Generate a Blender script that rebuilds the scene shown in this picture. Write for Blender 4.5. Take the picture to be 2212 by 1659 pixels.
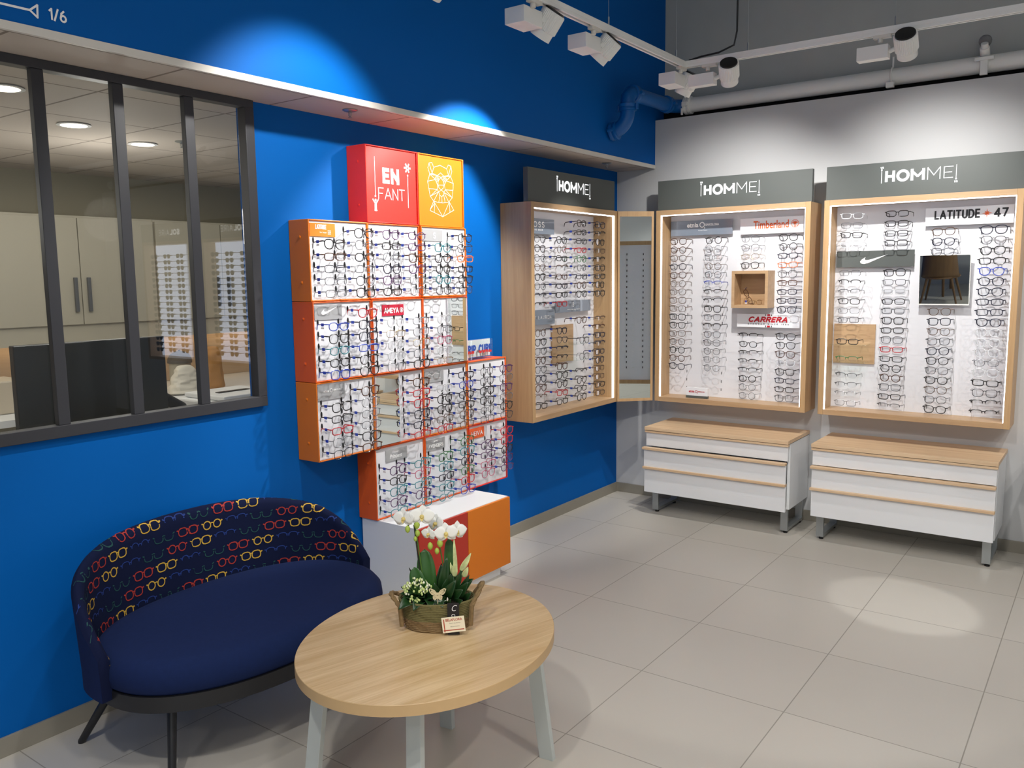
import bpy, bmesh, math, random
from mathutils import Vector, Matrix
random.seed(7)
for o in list(bpy.data.objects): bpy.data.objects.remove(o, do_unlink=True)
SC = bpy.context.scene
COL = SC.collection
PI = math.pi

# ------------------------------------------------------------------ camera
CAM = Vector((3.0952, -5.6417, 1.6524))
yaw, pitch, roll, FPX = -0.626495, -0.125785, -0.0125037, 1816.57
fwd = Vector((math.sin(yaw)*math.cos(pitch), math.cos(yaw)*math.cos(pitch), math.sin(pitch)))
rt = Vector((math.cos(yaw), -math.sin(yaw), 0)); up = rt.cross(fwd)
r2 = math.cos(roll)*rt + math.sin(roll)*up
u2 = -math.sin(roll)*rt + math.cos(roll)*up
cd = bpy.data.cameras.new('camera'); cam = bpy.data.objects.new('camera', cd); COL.objects.link(cam)
M = Matrix((r2, u2, -fwd)).transposed().to_4x4(); M.translation = CAM
cam.matrix_world = M
cd.sensor_fit = 'HORIZONTAL'; cd.sensor_width = 36; cd.lens = FPX/2212*36; cd.clip_start = .05
SC.camera = cam
# ------------------------------------------------------------------ exposure, world, lights
vs = SC.view_settings
SC.display_settings.display_device = 'sRGB'
vs.view_transform = 'Standard'; vs.look = 'None'; vs.gamma = 1; vs.use_curve_mapping = False
vs.exposure = 0.0
w = bpy.data.worlds.new('world'); SC.world = w; w.use_nodes = True
w.node_tree.nodes['Background'].inputs[0].default_value = (.75, .85, 1, 1)
w.node_tree.nodes['Background'].inputs[1].default_value = .3

def area(name, loc, target, sx, sy, power, col=(1, 1, 1), spread=PI):
    d = bpy.data.lights.new(name, 'AREA'); d.shape = 'RECTANGLE'; d.size = sx; d.size_y = sy
    d.energy = power; d.color = col; d.spread = spread
    o = bpy.data.objects.new(name, d); COL.objects.link(o); o.location = loc
    o.rotation_euler = (Vector(target)-Vector(loc)).to_track_quat('-Z', 'Y').to_euler(); return o
def spot(name, loc, target, power, deg, blend=.5, col=(1, 1, 1), rad=.03, parent=None):
    d = bpy.data.lights.new(name, 'SPOT'); d.energy = power; d.spot_size = math.radians(deg); d.spot_blend = blend
    d.color = col; d.shadow_soft_size = rad
    o = bpy.data.objects.new(name, d); COL.objects.link(o)
    if parent: o.parent = parent; o.location = Vector(loc)-parent.location
    else: o.location = loc
    o.rotation_euler = (Vector(target)-Vector(loc)).to_track_quat('-Z', 'Y').to_euler(); return o
WARM = (1, .93, .84); NEUT = (1, .97, .93); COOL = (.86, .93, 1)
area('shop_ceiling_light', (4.2, -5.2, 4.0), (4.2, -5.2, 0), 5.0, 5.5, 30, NEUT)
for lx_, ly_ in ((2.4, -7.4), (4.4, -7.4), (6.2, -6.6), (2.6, -4.7), (4.6, -4.9), (6.3, -3.6)):
    spot('shop_downlight', (lx_, ly_, 2.78), (lx_, ly_, 0), 68, 150, 1., NEUT, .12)
area('front_daylight_fill', (4.6, -8.7, 1.7), (3.0, 0, 1.2), 4.5, 2.6, 34, COOL)  # cool fill added as shopfront daylight; the front wall is closed
spot('downlight_behind_table', (2.3, -5.9, 3.4), (1.5, -3.3, 0), 120, 62, .3, NEUT, .06)
spot('downlight_over_sofa', (1.5, -4.9, 3.4), (.55, -3.9, .5), 20, 72, .7, NEUT, .08)
spot('downlight_right', (4.3, -4.4, 3.5), (2.6, -2.2, 0), 120, 62, .25, WARM, .04)
spot('downlight_near_cabinets', (3.3, -3.2, 3.5), (1.6, -1.6, 0), 50, 42, .15, NEUT, .03)
spot('wall_wash_fill', (2.3, -4.1, 2.78), (1.9, 0, .45), 90, 50, .8, NEUT, .06)  # unseen spots added to brighten the grey wall under the cabinets
spot('wall_wash_fill', (4.4, -3.0, 2.78), (2.6, -.3, .4), 50, 60, .8, NEUT, .06)
spot('floor_patch_fill', (3.6, -2.6, 3.3), (2.3, -1.23, 0), 130, 11, .35, (1, 1, .97), .02)  # unseen spot added to imitate patches mirrored onto the floor
for py_ in (-3.1, -4.5):  # invisible point fills added to lift the back room ceiling
    pd = bpy.data.lights.new('back_room_fill', 'POINT'); pd.energy = 8.5; pd.color = (1, .96, .9); pd.shadow_soft_size = .12
    po = bpy.data.objects.new('back_room_fill', pd); COL.objects.link(po); po.location = (-1.5, py_, 2.0)
area('back_room_ceiling_light', (-1.45, -3.0, 2.38), (-1.45, -3.0, 0), 1.8, 3.5, 20, (1, .95, .86))

# ------------------------------------------------------------------ helpers
def lin(h):
    h = h.lstrip('#'); c = [int(h[i:i+2], 16)/255 for i in (0, 2, 4)]
    return tuple(((x/12.92) if x <= .04045 else ((x+.055)/1.055)**2.4) for x in c)+(1,)
MATS = {}
def mat(name, col='#808080', rough=.5, metal=0., spec=.5, noise=0., nscale=20, bump=0., emit=None, estr=0., coat=0., sheen=0., trans=0.):
    if name in MATS: return MATS[name]
    m = bpy.data.materials.new(name); m.use_nodes = True; MATS[name] = m
    nt = m.node_tree; b = nt.nodes['Principled BSDF']
    c = lin(col) if isinstance(col, str) else tuple(col)+(1,)
    b.inputs['Base Color'].default_value = c; b.inputs['Roughness'].default_value = rough
    b.inputs['Metallic'].default_value = metal; b.inputs['Specular IOR Level'].default_value = spec
    b.inputs['Coat Weight'].default_value = coat; b.inputs['Sheen Weight'].default_value = sheen
    if trans: b.inputs['Transmission Weight'].default_value = trans
    if emit: b.inputs['Emission Color'].default_value = lin(emit); b.inputs['Emission Strength'].default_value = estr
    if noise or bump:
        tc = nt.nodes.new('ShaderNodeTexCoord'); n = nt.nodes.new('ShaderNodeTexNoise')
        n.inputs['Scale'].default_value = nscale; n.inputs['Detail'].default_value = 3
        nt.links.new(tc.outputs['Object'], n.inputs['Vector'])
        if noise:
            mx = nt.nodes.new('ShaderNodeMix'); mx.data_type = 'RGBA'
            mx.inputs['A'].default_value = tuple(x*(1-noise) for x in c[:3])+(1,)
            mx.inputs['B'].default_value = tuple(min(1, x*(1+noise)) for x in c[:3])+(1,)
            nt.links.new(n.outputs['Fac'], mx.inputs['Factor']); nt.links.new(mx.outputs['Result'], b.inputs['Base Color'])
        if bump:
            bp = nt.nodes.new('ShaderNodeBump'); bp.inputs['Strength'].default_value = bump; bp.inputs['Distance'].default_value = .002
            nt.links.new(n.outputs['Fac'], bp.inputs['Height']); nt.links.new(bp.outputs['Normal'], b.inputs['Normal'])
    return m
def wood(name, axis='X', c1='#c9a67c', c2='#dbbd94', rough=.42, seed=0., rz=0.):
    if name in MATS: return MATS[name]
    m = bpy.data.materials.new(name); m.use_nodes = True; MATS[name] = m
    nt = m.node_tree; b = nt.nodes['Principled BSDF']; b.inputs['Roughness'].default_value = rough
    tc = nt.nodes.new('ShaderNodeTexCoord'); mp = nt.nodes.new('ShaderNodeMapping')
    s = {'X': (.8, 16, 16), 'Y': (16, .8, 16), 'Z': (16, 16, .8)}[axis]
    mp0 = nt.nodes.new('ShaderNodeMapping'); mp0.inputs['Rotation'].default_value = (0, 0, rz)
    mp.inputs['Scale'].default_value = s; mp.inputs['Location'].default_value = (seed, seed*1.7, seed*.6)
    n1 = nt.nodes.new('ShaderNodeTexNoise'); n1.inputs['Scale'].default_value = 1.6; n1.inputs['Detail'].default_value = 5; n1.inputs['Roughness'].default_value = .6
    n1.inputs['Distortion'].default_value = .3
    n2 = nt.nodes.new('ShaderNodeTexNoise'); n2.inputs['Scale'].default_value = 9; n2.inputs['Detail'].default_value = 4
    L = nt.links.new
    L(tc.outputs['Object'], mp0.inputs['Vector']); L(mp0.outputs['Vector'], mp.inputs['Vector']); L(mp.outputs['Vector'], n1.inputs['Vector']); L(mp.outputs['Vector'], n2.inputs['Vector'])
    ad = nt.nodes.new('ShaderNodeMath'); ad.operation = 'MULTIPLY_ADD'; ad.inputs[1].default_value = .35
    L(n2.outputs['Fac'], ad.inputs[0]); L(n1.outputs['Fac'], ad.inputs[2])
    cr = nt.nodes.new('ShaderNodeValToRGB'); cr.color_ramp.elements[0].position = .42; cr.color_ramp.elements[1].position = .88
    cr.color_ramp.elements[0].color = lin(c1); cr.color_ramp.elements[1].color = lin(c2)
    L(ad.outputs[0], cr.inputs['Fac']); L(cr.outputs['Color'], b.inputs['Base Color'])
    return m
def glassy(name, tint=(1, 1, 1), gloss=.08, rough=.0, tr=(1, 1, 1), fres=True):
    """clear pane: straight-through transparency plus a fresnel reflection"""
    if name in MATS: return MATS[name]
    m = bpy.data.materials.new(name); m.use_nodes = True; MATS[name] = m
    nt = m.node_tree; nt.nodes.clear(); L = nt.links.new
    out = nt.nodes.new('ShaderNodeOutputMaterial'); mx = nt.nodes.new('ShaderNodeMixShader')
    t = nt.nodes.new('ShaderNodeBsdfTransparent'); t.inputs[0].default_value = tuple(tr)+(1,)
    g = nt.nodes.new('ShaderNodeBsdfGlossy'); g.inputs['Color'].default_value = tuple(tint)+(1,); g.inputs['Roughness'].default_value = rough
    f = nt.nodes.new('ShaderNodeLayerWeight'); f.inputs['Blend'].default_value = .5
    pw = nt.nodes.new('ShaderNodeMath'); pw.operation = 'POWER'; pw.inputs[1].default_value = 4.5; L(f.outputs['Facing'], pw.inputs[0])
    a = nt.nodes.new('ShaderNodeMath'); a.operation = 'MULTIPLY_ADD'; a.inputs[1].default_value = .9; a.inputs[2].default_value = gloss
    L(pw.outputs[0], a.inputs[0]); L(a.outputs[0], mx.inputs[0]); L(t.outputs[0], mx.inputs[1]); L(g.outputs[0], mx.inputs[2]); L(mx.outputs[0], out.inputs[0])
    return m
def emis(name, col, s):
    if name in MATS: return MATS[name]
    m = bpy.data.materials.new(name); m.use_nodes = True; MATS[name] = m
    nt = m.node_tree; nt.nodes.clear()
    out = nt.nodes.new('ShaderNodeOutputMaterial'); e = nt.nodes.new('ShaderNodeEmission')
    e.inputs[0].default_value = lin(col); e.inputs[1].default_value = s
    nt.links.new(e.outputs[0], out.inputs[0]); return m
def tiles(name, axes, size, off, c, grout, gw, rough=.3, var=.05, noise=.06, nscale=3., spec=.5, bumpy=.0):
    """square tiles: axes e.g. (0,1); off = grid offsets; grout width gw"""
    m = bpy.data.materials.new(name); m.use_nodes = True; MATS[name] = m
    nt = m.node_tree; b = nt.nodes['Principled BSDF']; L = nt.links.new
    b.inputs['Specular IOR Level'].default_value = spec
    tc = nt.nodes.new('ShaderNodeTexCoord'); sp = nt.nodes.new('ShaderNodeSeparateXYZ'); L(tc.outputs['Object'], sp.inputs[0])
    def mt(op, a, b_=None, c_=None):
        n = nt.nodes.new('ShaderNodeMath'); n.operation = op
        for i, v in enumerate((a, b_, c_)):
            if v is None: continue
            if isinstance(v, (int, float)): n.inputs[i].default_value = v
            else: L(v, n.inputs[i])
        return n.outputs[0]
    lines = []; cells = []
    for k, ax in enumerate(axes):
        u = mt('DIVIDE', mt('SUBTRACT', sp.outputs[ax], off[k]), size[k])
        fl = mt('FLOOR', u); fr = mt('SUBTRACT', u, fl)
        d = mt('MINIMUM', fr, mt('SUBTRACT', 1., fr))
        lines.append(mt('LESS_THAN', d, gw/size[k]/2)); cells.append(fl)
    line = mt('MAXIMUM', lines[0], lines[1])
    cb = nt.nodes.new('ShaderNodeCombineXYZ'); L(cells[0], cb.inputs[0]); L(cells[1], cb.inputs[1])
    wn = nt.nodes.new('ShaderNodeTexWhiteNoise'); L(cb.outputs[0], wn.inputs['Vector'])
    ns = nt.nodes.new('ShaderNodeTexNoise'); ns.inputs['Scale'].default_value = nscale; ns.inputs['Detail'].default_value = 6; L(tc.outputs['Object'], ns.inputs['Vector'])
    v = mt('ADD', mt('MULTIPLY_ADD', wn.outputs['Value'], var, 1-var/2), mt('MULTIPLY_ADD', ns.outputs['Fac'], noise*2, -noise))
    vm = nt.nodes.new('ShaderNodeVectorMath'); vm.operation = 'SCALE'; vm.inputs[0].default_value = lin(c)[:3]; L(v, vm.inputs['Scale'])
    mx = nt.nodes.new('ShaderNodeMix'); mx.data_type = 'RGBA'; L(line, mx.inputs['Factor']); L(vm.outputs[0], mx.inputs['A']); mx.inputs['B'].default_value = lin(grout)
    L(mx.outputs['Result'], b.inputs['Base Color'])
    rr = mt('ADD', mt('MULTIPLY_ADD', ns.outputs['Fac'], .16, rough-.08), mt('MULTIPLY', line, .4)); L(rr, b.inputs['Roughness'])
    bp = nt.nodes.new('ShaderNodeBump'); bp.inputs['Strength'].default_value = .5; bp.inputs['Distance'].default_value = .002
    L(mt('SUBTRACT', 1., line), bp.inputs['Height']); L(bp.outputs['Normal'], b.inputs['Normal'])
    return m

def worldloc(p):
    v = Vector((0, 0, 0))
    while p is not None: v = v+p.location; p = p.parent
    return v
class MB:
    def __init__(s): s.v = []; s.f = []; s.mi = []; s.sm = []; s.xf = None
    def add(s, vs, fs, mi=0, sm=False):
        b = len(s.v)
        for q in vs:
            q = Vector(q); s.v.append(s.xf @ q if s.xf is not None else q)
        for f in fs: s.f.append([b+i for i in f]); s.mi.append(mi); s.sm.append(sm)
        return s
    def box(s, a, b, mi=0):
        x0, y0, z0 = (min(a[i], b[i]) for i in range(3)); x1, y1, z1 = (max(a[i], b[i]) for i in range(3))
        return s.add([(x0, y0, z0), (x1, y0, z0), (x1, y1, z0), (x0, y1, z0), (x0, y0, z1), (x1, y0, z1), (x1, y1, z1), (x0, y1, z1)],
                     [(0, 3, 2, 1), (4, 5, 6, 7), (0, 1, 5, 4), (1, 2, 6, 5), (2, 3, 7, 6), (3, 0, 4, 7)], mi)
    def tube(s, pts, r, n=6, closed=False, mi=0, cap=True, sm=True, flat=1.):
        pts = [Vector(p) for p in pts]; N = len(pts); rs = r if isinstance(r, (list, tuple)) else [r]*N
        vs = []; nrm = None
        for i in range(N):
            if closed: t = pts[(i+1) % N]-pts[i-1]
            else: t = pts[min(i+1, N-1)]-pts[max(i-1, 0)]
            t.normalize()
            if nrm is None:
                nrm = t.orthogonal().normalized()
                if abs(t.z) < .9: nrm = (Vector((0, 0, 1))-t*t.z).normalized()
            nrm = (nrm-t*nrm.dot(t))
            nrm = nrm.normalized() if nrm.length > 1e-6 else t.orthogonal().normalized()
            bn = t.cross(nrm)
            for k in range(n):
                a = 2*PI*k/n; vs.append(pts[i]+nrm*math.cos(a)*rs[i]+bn*math.sin(a)*rs[i]*flat)
        fs = []
        for i in range(N if closed else N-1):
            j = (i+1) % N
            for k in range(n):
                l = (k+1) % n; fs.append((i*n+k, i*n+l, j*n+l, j*n+k))
        if cap and not closed: fs.append(tuple(range(n))[::-1]); fs.append(tuple((N-1)*n+k for k in range(n)))
        return s.add(vs, fs, mi, sm)
    def lathe(s, prof, c=(0, 0, 0), n=24, mi=0, sm=True, R=None):
        vs = []; c = Vector(c)
        for (r, z) in prof:
            for k in range(n):
                a = 2*PI*k/n; q = Vector((r*math.cos(a), r*math.sin(a), z))
                if R is not None: q = R @ q
                vs.append(c+q)
        fs = [(i*n+k, i*n+(k+1) % n, (i+1)*n+(k+1) % n, (i+1)*n+k) for i in range(len(prof)-1) for k in range(n)]
        fs.append(tuple(range(n))[::-1]); fs.append(tuple((len(prof)-1)*n+k for k in range(n)))
        return s.add(vs, fs, mi, sm)
    def prism(s, poly, o, U, V, N, t, mi=0):
        """extrude 2d poly (u,v) from plane o+uU+vV by N*t"""
        o, U, V, N = (Vector(q) for q in (o, U, V, N)); n = len(poly)
        vs = [o+U*a+V*b for a, b in poly]+[o+U*a+V*b+N*t for a, b in poly]
        fs = [tuple(range(n))[::-1], tuple(range(n, 2*n))]+[(i, (i+1) % n, n+(i+1) % n, n+i) for i in range(n)]
        return s.add(vs, fs, mi)
    def build(s, name, m, parent=None, bevel=0, solid=0, sub=0):
        me = bpy.data.meshes.new(name); off = worldloc(parent)
        me.from_pydata([tuple(v-off) for v in s.v], [], s.f)
        ms = m if isinstance(m, (list, tuple)) else [m]
        for x in ms: me.materials.append(x)
        me.polygons.foreach_set('material_index', s.mi); me.polygons.foreach_set('use_smooth', s.sm)
        bm = bmesh.new(); bm.from_mesh(me); bmesh.ops.recalc_face_normals(bm, faces=bm.faces); bm.to_mesh(me); bm.free()
        if any(s.sm): me.set_sharp_from_angle(angle=math.radians(42))
        o = bpy.data.objects.new(name, me); COL.objects.link(o)
        if parent: o.parent = parent
        if solid: md = o.modifiers.new('s', 'SOLIDIFY'); md.thickness = solid; md.offset = 0
        if bevel: md = o.modifiers.new('b', 'BEVEL'); md.width = bevel; md.segments = 2; md.limit_method = 'ANGLE'
        if sub: md = o.modifiers.new('u', 'SUBSURF'); md.levels = sub; md.render_levels = sub
        return o
def BX(a, b): return MB().box(a, b)
def tag(o, label=None, cat=None, group=None, kind=None):
    if label: o['label'] = label
    if cat: o['category'] = cat
    if group: o['group'] = group
    if kind: o['kind'] = kind
    return o
def thing(name, loc, label, cat, group=None):
    o = bpy.data.objects.new(name, None); COL.objects.link(o); o.location = loc; o.empty_display_size = .05
    return tag(o, label, cat, group)
def struct(name, mb, m, bevel=0, label=None, cat='room structure'):
    o = mb.build(name, m, bevel=bevel); o['kind'] = 'structure'
    o['label'] = label or name.replace('_', ' ')+' of the optician shop'; o['category'] = cat
    return o
_tc = {}
def text_geo(s, bold=0.):
    """filled letter outlines, normalised: returns verts (x,y), faces, width, height"""
    k = (s, bold)
    if k not in _tc:
        c = bpy.data.curves.new('t', 'FONT'); c.body = s; c.size = 1; c.offset = bold; c.resolution_u = 3
        o = bpy.data.objects.new('t', c); COL.objects.link(o); bpy.context.view_layer.update()
        me = o.evaluated_get(bpy.context.evaluated_depsgraph_get()).to_mesh()
        V = [(v.co.x, v.co.y) for v in me.vertices]; F = [tuple(p.vertices) for p in me.polygons]
        x0 = min(v[0] for v in V); y0 = min(v[1] for v in V); x1 = max(v[0] for v in V); y1 = max(v[1] for v in V)
        _tc[k] = ([((a-x0)/(x1-x0), (b-y0)/(y1-y0)) for a, b in V], F)
        bpy.data.objects.remove(o, do_unlink=True)
    return _tc[k]
import itertools
_ctr = itertools.count()
class Plane:
    """a 2-d drawing frame on a surface: o origin, U right, V up, N out"""
    def __init__(s, o, U, V): s.o = Vector(o); s.U = Vector(U).normalized(); s.V = Vector(V).normalized(); s.N = s.U.cross(s.V)
    def p(s, a, b, h=0): return s.o+s.U*a+s.V*b+s.N*h
    def text(s, mb, t, a, b, wd, ht, bold=0., h=.0015, mi=0, slant=0.):
        V, F = text_geo(t, bold); mb.add([s.p(a+x*wd+slant*y*ht, b+y*ht, h) for x, y in V], F, mi); return mb
    def rect(s, mb, a, b, c, d, h0=0, h1=.001, mi=0):
        P = [s.p(a, b, h0), s.p(c, b, h0), s.p(c, d, h0), s.p(a, d, h0), s.p(a, b, h1), s.p(c, b, h1), s.p(c, d, h1), s.p(a, d, h1)]
        return mb.add(P, [(0, 3, 2, 1), (4, 5, 6, 7), (0, 1, 5, 4), (1, 2, 6, 5), (2, 3, 7, 6), (3, 0, 4, 7)], mi)
    def line(s, mb, pts, wd, h=.0015, closed=False, mi=0, ext=.4):
        n = len(pts); h0 = h
        for i in range(n if closed else n-1):
            h = h0+(next(_ctr) % 7)*.00009
            a = Vector(pts[i]); b = Vector(pts[(i+1) % n]); d = b-a
            if d.length < 1e-6: continue
            d.normalize(); q = Vector((-d.y, d.x))*wd/2; a2 = a-d*wd*ext; b2 = b+d*wd*ext
            mb.add([s.p(*(a2+q), h), s.p(*(a2-q), h), s.p(*(b2-q), h), s.p(*(b2+q), h)], [(0, 1, 2, 3)], mi)
        return mb
    def poly(s, mb, pts, h=.0015, mi=0): return mb.add([s.p(a, b, h) for a, b in pts], [tuple(range(len(pts)))], mi)
def _arc(cx, cy, rx, ry, a0, a1, n=9): return [(cx+rx*math.cos(math.radians(a0+(a1-a0)*i/n)), cy+ry*math.sin(math.radians(a0+(a1-a0)*i/n))) for i in range(n+1)]
GL = {'A': (.8, [[(0, 0), (.4, 1), (.8, 0)], [(.14, .33), (.66, .33)]]), 'B': (.62, [[(0, 0), (0, 1), (.3, 1)]+_arc(.33, .77, .26, .23, 90, -90)+[(0, .54)], [(.33, .54)]+_arc(.36, .27, .26, .27, 90, -90)+[(0, 0)]]),
 'C': (.7, [_arc(.42, .5, .42, .5, 50, 310, 14)]), 'D': (.7, [[(0, 0), (0, 1), (.25, 1)]+_arc(.27, .5, .43, .5, 90, -90, 12)+[(0, 0)]]), 'E': (.52, [[(.52, 1), (0, 1), (0, 0), (.52, 0)], [(0, .52), (.46, .52)]]),
 'F': (.5, [[(0, 0), (0, 1), (.5, 1)], [(0, .5), (.44, .5)]]), 'G': (.78, [_arc(.42, .5, .42, .5, 50, 330, 14)+[(.78, .45), (.5, .45)]]), 'H': (.66, [[(0, 0), (0, 1)], [(.66, 0), (.66, 1)], [(0, .5), (.66, .5)]]), 'I': (0.02, [[(0, 0), (0, 1)]]),
 'i': (.02, [[(0, 0), (0, .68)], [(0, .9), (0, 1)]]), 'K': (.6, [[(0, 0), (0, 1)], [(.6, 1), (.02, .42)], [(.2, .58), (.62, 0)]]), 'L': (.5, [[(0, 1), (0, 0), (.5, 0)]]), 'M': (.86, [[(0, 0), (0, 1), (.43, .3), (.86, 1), (.86, 0)]]), 'N': (.68, [[(0, 0), (0, 1), (.68, 0), (.68, 1)]]),
 'O': (.86, [_arc(.43, .5, .43, .5, 0, 360, 20)]), 'P': (.58, [[(0, 0), (0, 1), (.3, 1)]+_arc(.3, .73, .28, .27, 90, -90)+[(0, .46)]]), 'R': (.62, [[(0, 0), (0, 1), (.3, 1)]+_arc(.32, .74, .28, .26, 90, -90)+[(0, .48)], [(.3, .48), (.62, 0)]]),
 'S': (.56, [_arc(.29, .75, .26, .25, 40, 270, 9)+_arc(.29, .25, .27, .25, 90, -150, 9)]), 'T': (.66, [[(0, 1), (.66, 1)], [(.33, 1), (.33, 0)]]), 'U': (.64, [[(0, 1)]+_arc(.32, .32, .32, .32, 180, 360, 10)+[(.64, 1)]]), 'V': (.76, [[(0, 1), (.38, 0), (.76, 1)]]), 'W': (1.1, [[(0, 1), (.27, 0), (.55, .9), (.83, 0), (1.1, 1)]]),
 'Y': (.72, [[(0, 1), (.36, .5), (.72, 1)], [(.36, .5), (.36, 0)]]), '1': (.22, [[(0, .8), (.22, 1), (.22, 0)]]), '4': (.62, [[(.45, 0), (.45, 1), (0, .28), (.62, .28)]]), '5': (.55, [[(.5, 1), (.06, 1), (.02, .55)]+_arc(.26, .3, .28, .3, 90, -140)]), '6': (.56, [_arc(.28, .29, .28, .29, 0, 360, 14), [(.02, .36), (.1, .75), (.36, 1)]]),
 '7': (.56, [[(0, 1), (.56, 1), (.18, 0)]]), '8': (.54, [_arc(.27, .76, .23, .24, 0, 360, 12), _arc(.27, .27, .27, .27, 0, 360, 12)]), '9': (.56, [_arc(.28, .71, .28, .29, 0, 360, 14), [(.54, .64), (.46, .25), (.2, 0)]]), '/': (.4, [[(0, -.05), (.4, 1.05)]]), '&': (.7, [[(.7, 0), (.15, .8), (.3, 1), (.45, .8), (.02, .25), (.25, 0), (.65, .4)]]), ' ': (.3, [])}
def stroke_text(P, mb, t, a, b, wd, ht, wt, h=.0015, slant=0., gap=.28, mi=0):
    """letters drawn as strokes of weight wt inside the box a..a+wd, b..b+ht"""
    nat = sum(GL[c][0] for c in t)+gap*(len(t)-1)*1.; ih = ht-wt; k = (wd-wt)/nat; x = a+wt/2
    for c in t:
        w_, ss = GL[c]
        if c == 'N' and wt/ht > .15:
            for px in (0, w_): P.line(mb, [(x+px*k, b+wt*.1), (x+px*k, b+ht-wt*.1)], wt, h, mi=mi, ext=.1)
            P.line(mb, [(x-wt*.1, b+ht-wt*.62), (x+w_*k+wt*.1, b+wt*.62)], wt*.95, h, mi=mi, ext=0)
            x += (w_+gap)*k; continue
        for l in ss: P.line(mb, [(x+px*k+slant*py*ih, b+wt/2+py*ih) for px, py in l], wt, h, mi=mi)
        x += (w_+gap)*k
def ring(cx, cy, rx, ry=None, n=20, a0=0, a1=2*PI):
    ry = ry or rx; return [(cx+rx*math.cos(a0+(a1-a0)*i/n), cy+ry*math.sin(a0+(a1-a0)*i/n)) for i in range(n)]
def swoosh(x, y, wd, ht):
    P = [(1, 1), (.55, .62), (.3, .42), (.2, .42), (.17, .55), (.2, .75), (.06, .48), (0, .25), (.04, .06), (.15, 0), (.3, .08)]
    return [(x+a*wd, y+b*ht) for a, b in P]

# ------------------------------------------------------------------ materials
blue = mat('blue_wall_paint', (.0, .110, .43), .6, spec=.12, bump=.08, nscale=300)
bluepipe = mat('blue_pipe_paint', (.0, .11, .40), .4)
greywall = mat('grey_wall_paint', '#cacbcc', .7, spec=.25, bump=.06, nscale=200)
darkgrey = mat('dark_grey_concrete', '#b2b6b4', .8, spec=.2, noise=.06, nscale=6, bump=.2)
beigewall = mat('beige_wall_paint', '#a09a86', .7, spec=.2)
white = mat('white_lacquer', '#e6e8ea', .35)
whitep = mat('white_panel', '#e4e5ea', .38)
whitem = mat('white_metal', '#efefec', .4)
offwhite = mat('off_white_trim', '#dcd8d0', .5)
ceilt = tiles('ceiling_tiles', (0, 1), (.6, .6), (.28, -3.158), '#c9bfb5', '#8f857c', .012, .7, .02, .02, 20, .2)
floorm = tiles('floor_tiles', (0, 1), (.6, .6), (1.5512, -2.0007), '#c9c4ba', '#9d988e', .0042, .33, .06, .07, 1.1, .5)
skirt = mat('skirting_tile', '#8f8a7e', .4, noise=.05, nscale=8)
oakX = wood('oak_x', 'X', c1='#ab8a66', c2='#c2a27d'); oakY = wood('oak_y', 'Y', c1='#ab8a66', c2='#c2a27d'); oakZ = wood('oak_z', 'Z', c1='#ad8a62', c2='#c4a277')
oakC = wood('oak_chest', 'X', c1='#cba882', c2='#dfc3a0'); oakT = wood('oak_table', 'Y', c1='#b8945f', c2='#dfc49a', rough=.36, rz=math.radians(17))
char = mat('window_frame_charcoal', '#36373c', .45)
slate = mat('slate_grey_board', '#525755', .55)
slate2 = mat('slate_blue_sign', '#7b8694', .35, coat=.3)
signw = mat('sign_white', '#eef0f4', .3, coat=.3)
black = mat('black_plastic', '#101012', .4)
blackm = mat('black_metal', '#1b1c20', .4)
mirror = mat('mirror_glass', '#e4ebe8', .01, metal=1.)
pane = glassy('window_pane', gloss=.05, tr=(.97, .98, .965))
acr = glassy('acrylic', gloss=.04, tr=(.95, .98, .97))
lensm = glassy('spectacle_lens', gloss=.03, tr=(.90, .91, .92))
shelfg = glassy('glass_shelf', gloss=.05, tr=(.95, .985, .97))
ledm = emis('led_strip', '#f4f6ff', 5.)
lettere = emis('lit_letters', '#ffffff', 1.6)
lampe = emis('lamp_glow', '#fff6e6', 12.)
downe = emis('downlight_glow', '#fff3dc', 7.)
warmled = emis('warm_led', '#ffdcb0', 3.5)
tint = mat('ink_white', '#ffffff', .5)
orangeA = mat('amber_orange_metal', '#e67a1a', .38)
orangeB = mat('deep_orange_metal', '#e8601c', .38)
redA = mat('red_metal', '#e0332a', .38)
chrome = mat('satin_steel', '#a8adae', .3, metal=.75)
tagblue = mat('tag_blue', '#2444b4', .5); tagwhite = mat('tag_white', '#e2e2e6', .6)

# ------------------------------------------------------------------ room shell
XR = 7.2; YF = -9.0; ZC = 4.25; SX = .308; SZ = 2.42
WY0, WY1, WZ0, WZ1 = -5.3, -3.262, 1.098, 2.42       # window opening
w_ = MB()
w_.box((-.1, YF, 0), (0, 0.15, WZ0)); w_.box((-.1, WY1, WZ0), (0, .15, 2.52)); w_.box((-.1, YF, WZ0), (0, WY0, 2.52))
struct('wall_left', w_, blue, label='blue painted wall behind the sofa and display boxes')
struct('trim_1', MB().box((-.1, YF, SZ+.022), (SX, .147, ZC)), blue, label='blue bulkhead above the white soffit with white lettering')
struct('trim_2', MB().box((0, YF, SZ), (SX, 0, SZ+.021)), ceilt, label='soffit of pale ceiling tiles under the blue bulkhead')
struct('trim_3', MB().box((SX-.012, YF, SZ-.004), (SX+.004, -.002, SZ+.022)), offwhite, label='thin white edge profile along the soffit')
struct('wall_back', MB().box((-3.1, 0, 0), (XR, .147, 2.755)), greywall, label='light grey wall behind the wooden display cabinets')
struct('wall_back_upper', MB().box((-.1, .147, 2.6), (XR, .3, ZC)), darkgrey, label='dark grey upper wall behind the white pipe')
struct('gap_shade_strip', MB().box((SX, .135, 2.756), (XR, .1465, 2.822)), mat('gap_shade', '#0c0c0e', .9), label='black strip painted as shade between the grey wall top and the white pipe')  # black strip added as painted shade below the pipe
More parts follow.
